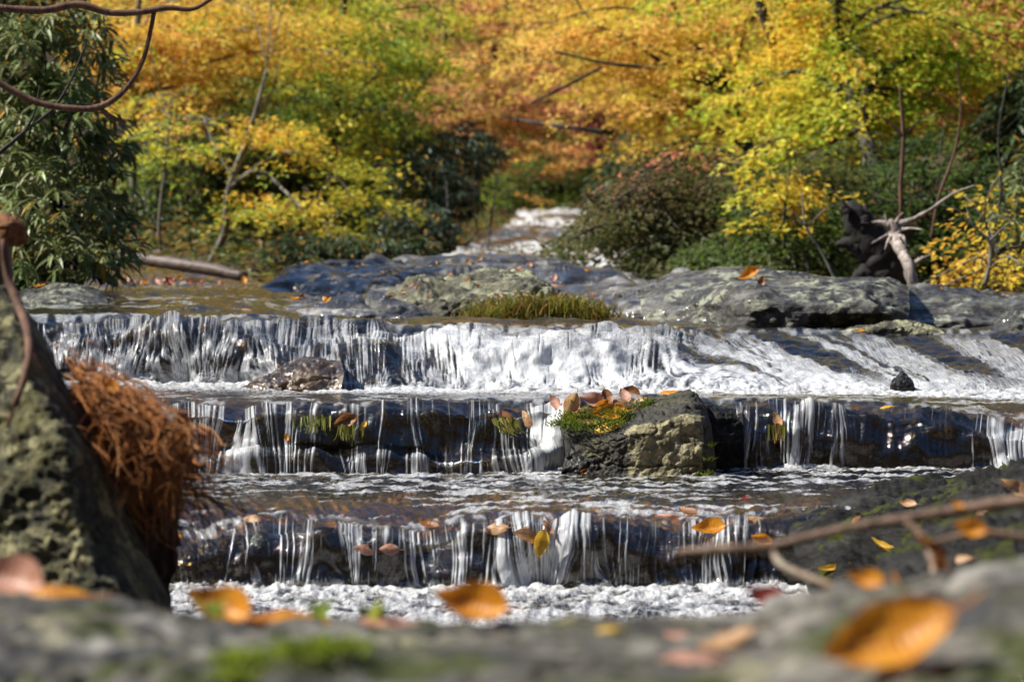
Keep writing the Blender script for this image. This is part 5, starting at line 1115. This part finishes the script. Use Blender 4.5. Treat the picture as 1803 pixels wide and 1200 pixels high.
LEAVES = [
 # leaf pile on the middle rock
 (980, 713, 34, 20, 'pink', 'round pinkish leaf at the left end of the leaf pile', 0, 35),
 (1010, 720, 52, 150, 'tan', 'tan leaf curling over the edge of the leaf pile', 2, 30),
 (1042, 710, 46, 80, 'pink', 'pinkish leaf standing in the middle of the leaf pile', 2, 22),
 (1068, 708, 40, 200, 'brown', 'brown leaf in the back row of the leaf pile', 0, 25),
 (1090, 712, 42, 110, 'tan', 'tan leaf at the right end of the leaf pile', 1, 25),
 (1112, 697, 34, 60, 'brown', 'dark brown curled leaf on moss right of the leaf pile', 3, 30),
 (1180, 690, 50, 100, 'orange', 'flat bright orange leaf on the top corner of the middle rock', 1, 0),
 (1072, 735, 66, 95, 'orange', 'large orange leaf at the front of the leaf pile', 0, 20),
 (1040, 748, 46, 60, 'tan', 'pale narrow leaf poking down from the leaf pile', 4, 10),
 (1060, 758, 64, 100, 'yellow', 'yellow-orange leaf lowest in the leaf pile above the black shelf', 1, 5),
 (1032, 730, 56, 85, 'pink', 'broad pinkish leaf lying across the centre of the leaf pile', 1, 15),
 (1020, 744, 44, 30, 'brown', 'brown leaf half under the leaf pile', 0, 20),
 (1128, 706, 34, 70, 'tan', 'tan leaf on moss between the brown curled leaf and the tan end leaf', 1, 15),
 (1056, 720, 40, 130, 'orange', 'coppery leaf wedged behind the large orange leaf', 0, 30),
 (1006, 738, 44, 75, 'pink', 'pinkish leaf on the left slope of the leaf pile', 1, 25),
 (1088, 726, 46, 100, 'pink', 'pinkish leaf bridging the right half of the leaf pile', 2, 25),
 (1100, 704, 38, 20, 'pink', 'small pinkish leaf tucked behind the tan end leaf', 0, 30),
 (1030, 826, 34, 80, 'brown', 'reddish withered leaf at the foot of the black shelf', 4, 0),
 # on the front lip
 (755, 929, 44, 60, 'brown', 'brown leaf on the front lip left of the centre', 0, 20),
 (872, 930, 52, 80, 'tan', 'tan leaf on the blue front lip left of the long flat leaf', 1, 0),
 (936, 940, 72, 95, 'tan', 'long pale tan leaf lying flat on the front lip', 1, 0),
 (951, 958, 52, 170, 'yellow', 'yellow-orange leaf hanging over the front fall', 0, 10),
 (962, 930, 32, 40, 'pink', 'small pinkish leaf above the hanging yellow leaf', 0, 0),
 (643, 968, 44, 85, 'pink', 'left one of two pinkish leaves caught in the front fall', 1, 10),
 (682, 968, 40, 95, 'pink', 'right one of two pinkish leaves caught in the front fall', 0, 10),
 (1246, 941, 64, 100, 'orange', 'orange-brown leaf arched over the front fall near the blurred twig tip', 2, 10),
 (1342, 951, 40, 70, 'orange', 'small orange-brown leaf in the fall behind the blurred twig', 2, 10),
 (1212, 908, 50, 30, 'brown', 'brown wet leaf on the lip left of the blue pool edge', 0, 10),
 (1330, 914, 52, 120, 'tan', 'tan wet leaf on the blue lip near the right mossy rock', 1, 0),
 (1175, 906, 44, 75, 'pink', 'pinkish leaf drifting just above the front lip', 1, 0),
 (447, 912, 46, 70, 'tan', 'pale tan leaf on the front lip near the rootlets', 1, 0),
 (310, 942, 36, 80, 'orange', 'orange leaf at the left end of the front lip', 1, 0),
 (1310, 879, 18, 80, 'red', 'tiny dark red leaf floating on the golden pool', 0, 20),
 # middle fall
 (608, 741, 46, 110, 'brown', 'brown leaf plastered on the middle fall above the weed', 0, 0),
 (640, 752, 22, 150, 'yellow', 'small yellow leaf on the middle fall', 0, 0),
 (895, 733, 60, 60, 'brown', 'brown leaf caught above the hanging grass', 1, 0),
 (928, 738, 42, 30, 'tan', 'tan leaf beside the blue spout of the middle fall', 1, 0),
 (1370, 740, 32, 20, 'tan', 'orange-tan leaf splitting the right-hand jets', 0, 10),
 (1562, 716, 26, 90, 'yellow', 'pale yellow leaf on the lip of the bare wet ledge', 1, 0),
 (505, 770, 16, 10, 'orange', 'small orange leaf on the mossy wall under the middle lip', 0, 0),
 # boulders behind
 (792, 444, 20, 60, 'orange', 'orange leaf on the crest of the long wet boulder', 0, 30),
 (1320, 492, 42, 110, 'orange', 'orange-brown leaf draped on the flat-topped boulder', 2, 20),
 (1340, 500, 26, 160, 'brown', 'brown leaf under the orange leaf on the flat-topped boulder', 0, 20),
 (1513, 584, 20, 90, 'orange', 'orange leaf on the thin flat rock in the water', 0, 0),
 (1652, 506, 16, 60, 'orange', 'tiny orange leaf on the frosty-lichen boulder', 0, 0),
 (1772, 518, 16, 60, 'brown', 'tiny brown leaf on the frosty-lichen boulder near the edge', 0, 0),
 (436, 545, 26, 90, 'tan', 'tan leaf afloat on the upper water left of the low dark rock', 1, 0),
 (517, 527, 22, 90, 'orange', 'orange leaf on the low dark rock awash', 0, 0),
 (70, 505, 24, 90, 'orange', 'orange leaf on the pale slab at the far left', 0, 0),
 (975, 502, 26, 90, 'pink', 'pinkish leaf on the right shoulder of the long wet boulder', 1, 0),
 # right bank
 (1706, 936, 60, 75, 'orange', 'bright orange leaf on the dark rock above the blurred twig fork', 2, 10),
 (1776, 868, 60, 85, 'tan', 'ribbed brown leaf at the right edge above the blurred twig', 2, 10),
 (1686, 892, 26, 60, 'orange', 'small orange leaf just above the blurred twig', 0, 10),
 (1632, 958, 78, 60, 'brown', 'long narrow brown leaf pointing up beside the twig fork', 4, 10),
 (1556, 968, 62, 40, 'yellow', 'narrow yellow leaf slanting on the mossy slab', 4, 0),
 (1466, 1003, 50, 80, 'yellow', 'thin yellow leaf lying level on dark moss', 4, 0),
 (1524, 1036, 72, 60, 'orange', 'broad orange leaf at the foot of the mossy slab', 2, 20),
 (1646, 998, 56, 20, 'brown', 'curled brown leaf under the twig fork', 3, 40),
 (1730, 905, 40, 110, 'brown', 'brown leaf in the crease between the dark mossy rock and the grey slab', 1, 10),
 (1600, 890, 34, 60, 'tan', 'tan leaf resting near the top of the dark mossy rock', 0, 10),
 (1508, 915, 30, 140, 'brown', 'small brown leaf on the dark mossy rock above the twig', 1, 10),
 (1690, 985, 50, 75, 'tan', 'tan leaf on the grey slab right of the twig fork', 1, 5),
 (1574, 1026, 32, 10, 'orange', 'small upright orange leaf right of the broad orange leaf', 4, 40),
 # by the roots
 (192, 690, 46, 60, 'orange', 'orange leaf under the thin red twigs', 2, 30, 2.66),
 (256, 770, 62, 140, 'tan', 'coppery leaf on top of the root tangle', 1, 30, 2.62),
 (176, 790, 44, 170, 'orange', 'orange leaf between the mossy rock and the roots', 3, 50, 2.6),
 (308, 796, 40, 90, 'orange', 'small orange leaf at the outer edge of the roots', 1, 10, 2.62),
 (326, 746, 42, 20, 'tan', 'tan leaf at the cut end of the root stub', 0, 40),
 (268, 988, 28, 20, 'yellow', 'round yellow leaf at the foot of the mossy rock', 0, 60),
 (212, 900, 60, 150, 'tan', 'withered tan leaf hanging from the roots', 4, 50, 2.6),
 (226, 716, 40, 120, 'brown', 'brown leaf caught in the top of the roots left of the stub', 2, 40, 2.64),
 (286, 838, 44, 30, 'brown', 'dark brown leaf snagged low in the outer roots', 3, 50, 2.62),
 # foreground, out of focus
 (14, 1046, 150, 70, 'pink', 'blurred pink-edged leaf at the lower left corner', 2, 20, 1.45),
 (95, 1054, 150, 95, 'orange', 'blurred orange leaf lying flat beside the pink-edged leaf', 1, 10, 1.48),
 (385, 1092, 140, 60, 'orange', 'blurred pink-orange leaf tilted up left of the green moss', 2, 14, 1.5),
 (510, 1108, 210, 95, 'orange', 'wide blurred orange leaf above the green moss', 1, 10, 1.5),
 (540, 1150, 150, 80, 'tan', 'blurred tan leaf half in the green moss', 1, 0),
 (690, 1106, 220, 92, 'pink', 'long flat blurred leaf left of the standing orange leaf', 1, 0, 1.5),
 (828, 1090, 140, 75, 'orange', 'blurred orange leaf standing on edge at the rim of the foreground boulder', 2, 24, 1.5),
 (1072, 1110, 46, 90, 'yellow', 'small blurred yellow leaf at the rim of the foreground boulder', 1, 10),
 (1190, 1120, 110, 95, 'pink', 'blurred pinkish leaf right of the small yellow leaf', 1, 0),
 (1285, 1140, 110, 80, 'tan', 'blurred pale leaf on dark moss of the foreground boulder', 0, 0),
 (1570, 1165, 250, 100, 'orange', 'very large blurred orange leaf at the bottom right', 0, 36),
 (1635, 1085, 150, 80, 'pink', 'blurred lilac-pink leaf behind the very large orange leaf', 1, 0),
 (1345, 1068, 80, 60, 'red', 'blurred reddish leaf on the rim near the mossy slab', 2, 20, 1.46),
 (1215, 1160, 130, 100, 'pink', 'blurred rosy leaf low on the foreground boulder', 1, 0),
]
for e in LEAVES:
    px, row, size, yaw, key, label, shp, tilt = e[:8]
    leaf_at(px, row, size, yaw, key, label, shp, tilt, d=e[8] if len(e) > 8 else None)
k = 0
while k < 34:      # small scatter on the long boulder
    px, row = RNG.uniform(520, 1080), RNG.uniform(458, 530)
    if leaf_at(px, row, RNG.uniform(9, 20), RNG.uniform(0, 360), RNG.choice(['orange', 'tan', 'pink', 'brown']), 'tiny scattered leaf on the wet top of the long boulder', int(RNG.integers(0, 3)), RNG.uniform(0, 25), group='tiny leaves on the long boulder'): k += 1
for k in range(60):     # litter line at the left bank
    px = RNG.uniform(60, 450); d = RNG.uniform(10.2, 11.0)
    x = (px - CX) / F * d
    z = -.055 + RNG.uniform(-.01, .02)
    leaf_at(px, float(rowz(z, d)), RNG.uniform(10, 24), RNG.uniform(0, 360), RNG.choice(['orange', 'tan', 'pink', 'brown', 'brown', 'red']), 'small dead leaf in the litter line along the left bank', int(RNG.integers(0, 3)), RNG.uniform(0, 30), group='leaf litter on the left bank', d=d)
# low bank the litter lies on
boulder('low dark bank with leaf litter under the fallen log', [
 [(-300, 520, 9.9), (470, 516, 9.9)], [(-300, 505, 10.1), (460, 504, 10.1)], [(-300, 496, 10.8), (100, 492, 10.8), (300, 493, 10.8), (450, 497, 10.8)], [(-300, 480, 12), (440, 482, 12)], [(-300, 470, 14), (430, 474, 14)]],
 160, 16, M['brown'], .03, 4, .008, seed=40, name='bank', cat='bank')

# ------------------------------------------------------------------ light, sky, camera
SUN_EL, SUN_AZ = R(48), R(-92)       # azimuth from +Y towards +X
w = bpy.data.worlds.new('World'); scene.world = w; w.use_nodes = True
nt = w.node_tree; nt.nodes.clear()
sky = nt.nodes.new('ShaderNodeTexSky'); sky.sky_type = 'NISHITA'; sky.sun_disc = False
sky.sun_elevation = SUN_EL; sky.sun_rotation = SUN_AZ; sky.altitude = 1500; sky.air_density = 1; sky.dust_density = .1; sky.ozone_density = 4
bg = nt.nodes.new('ShaderNodeBackground'); bg.inputs[1].default_value = .095
wo = nt.nodes.new('ShaderNodeOutputWorld'); nt.links.new(sky.outputs[0], bg.inputs[0]); nt.links.new(bg.outputs[0], wo.inputs[0])
sl = bpy.data.lights.new('sun', 'SUN'); sl.energy = 5.0; sl.angle = R(.5); sl.color = (1, .94, .84)
so = bpy.data.objects.new('sun', sl); COL.objects.link(so)
dv = Vector((math.sin(SUN_AZ) * math.cos(SUN_EL), math.cos(SUN_AZ) * math.cos(SUN_EL), math.sin(SUN_EL)))
so.rotation_euler = dv.to_track_quat('Z', 'Y').to_euler()

cd = bpy.data.cameras.new('camera'); cam = bpy.data.objects.new('camera', cd); COL.objects.link(cam)
cd.lens = 55; cd.sensor_width = 23.5; cd.sensor_fit = 'HORIZONTAL'; cd.clip_start = .05; cd.clip_end = 600
cam.location = (0, 0, 0); cam.rotation_euler = (R(90) - PITCH, 0, 0)
cd.dof.use_dof = True; cd.dof.focus_distance = 4.7; cd.dof.aperture_fstop = 5.4
scene.camera = cam
vs = scene.view_settings; vs.view_transform = 'Standard'; vs.look = 'None'; vs.exposure = .80; vs.gamma = 1
cy = scene.cycles; cy.max_bounces = 8; cy.transparent_max_bounces = 12; cy.caustics_reflective = False; cy.caustics_refractive = False
cy.sample_clamp_indirect = 4
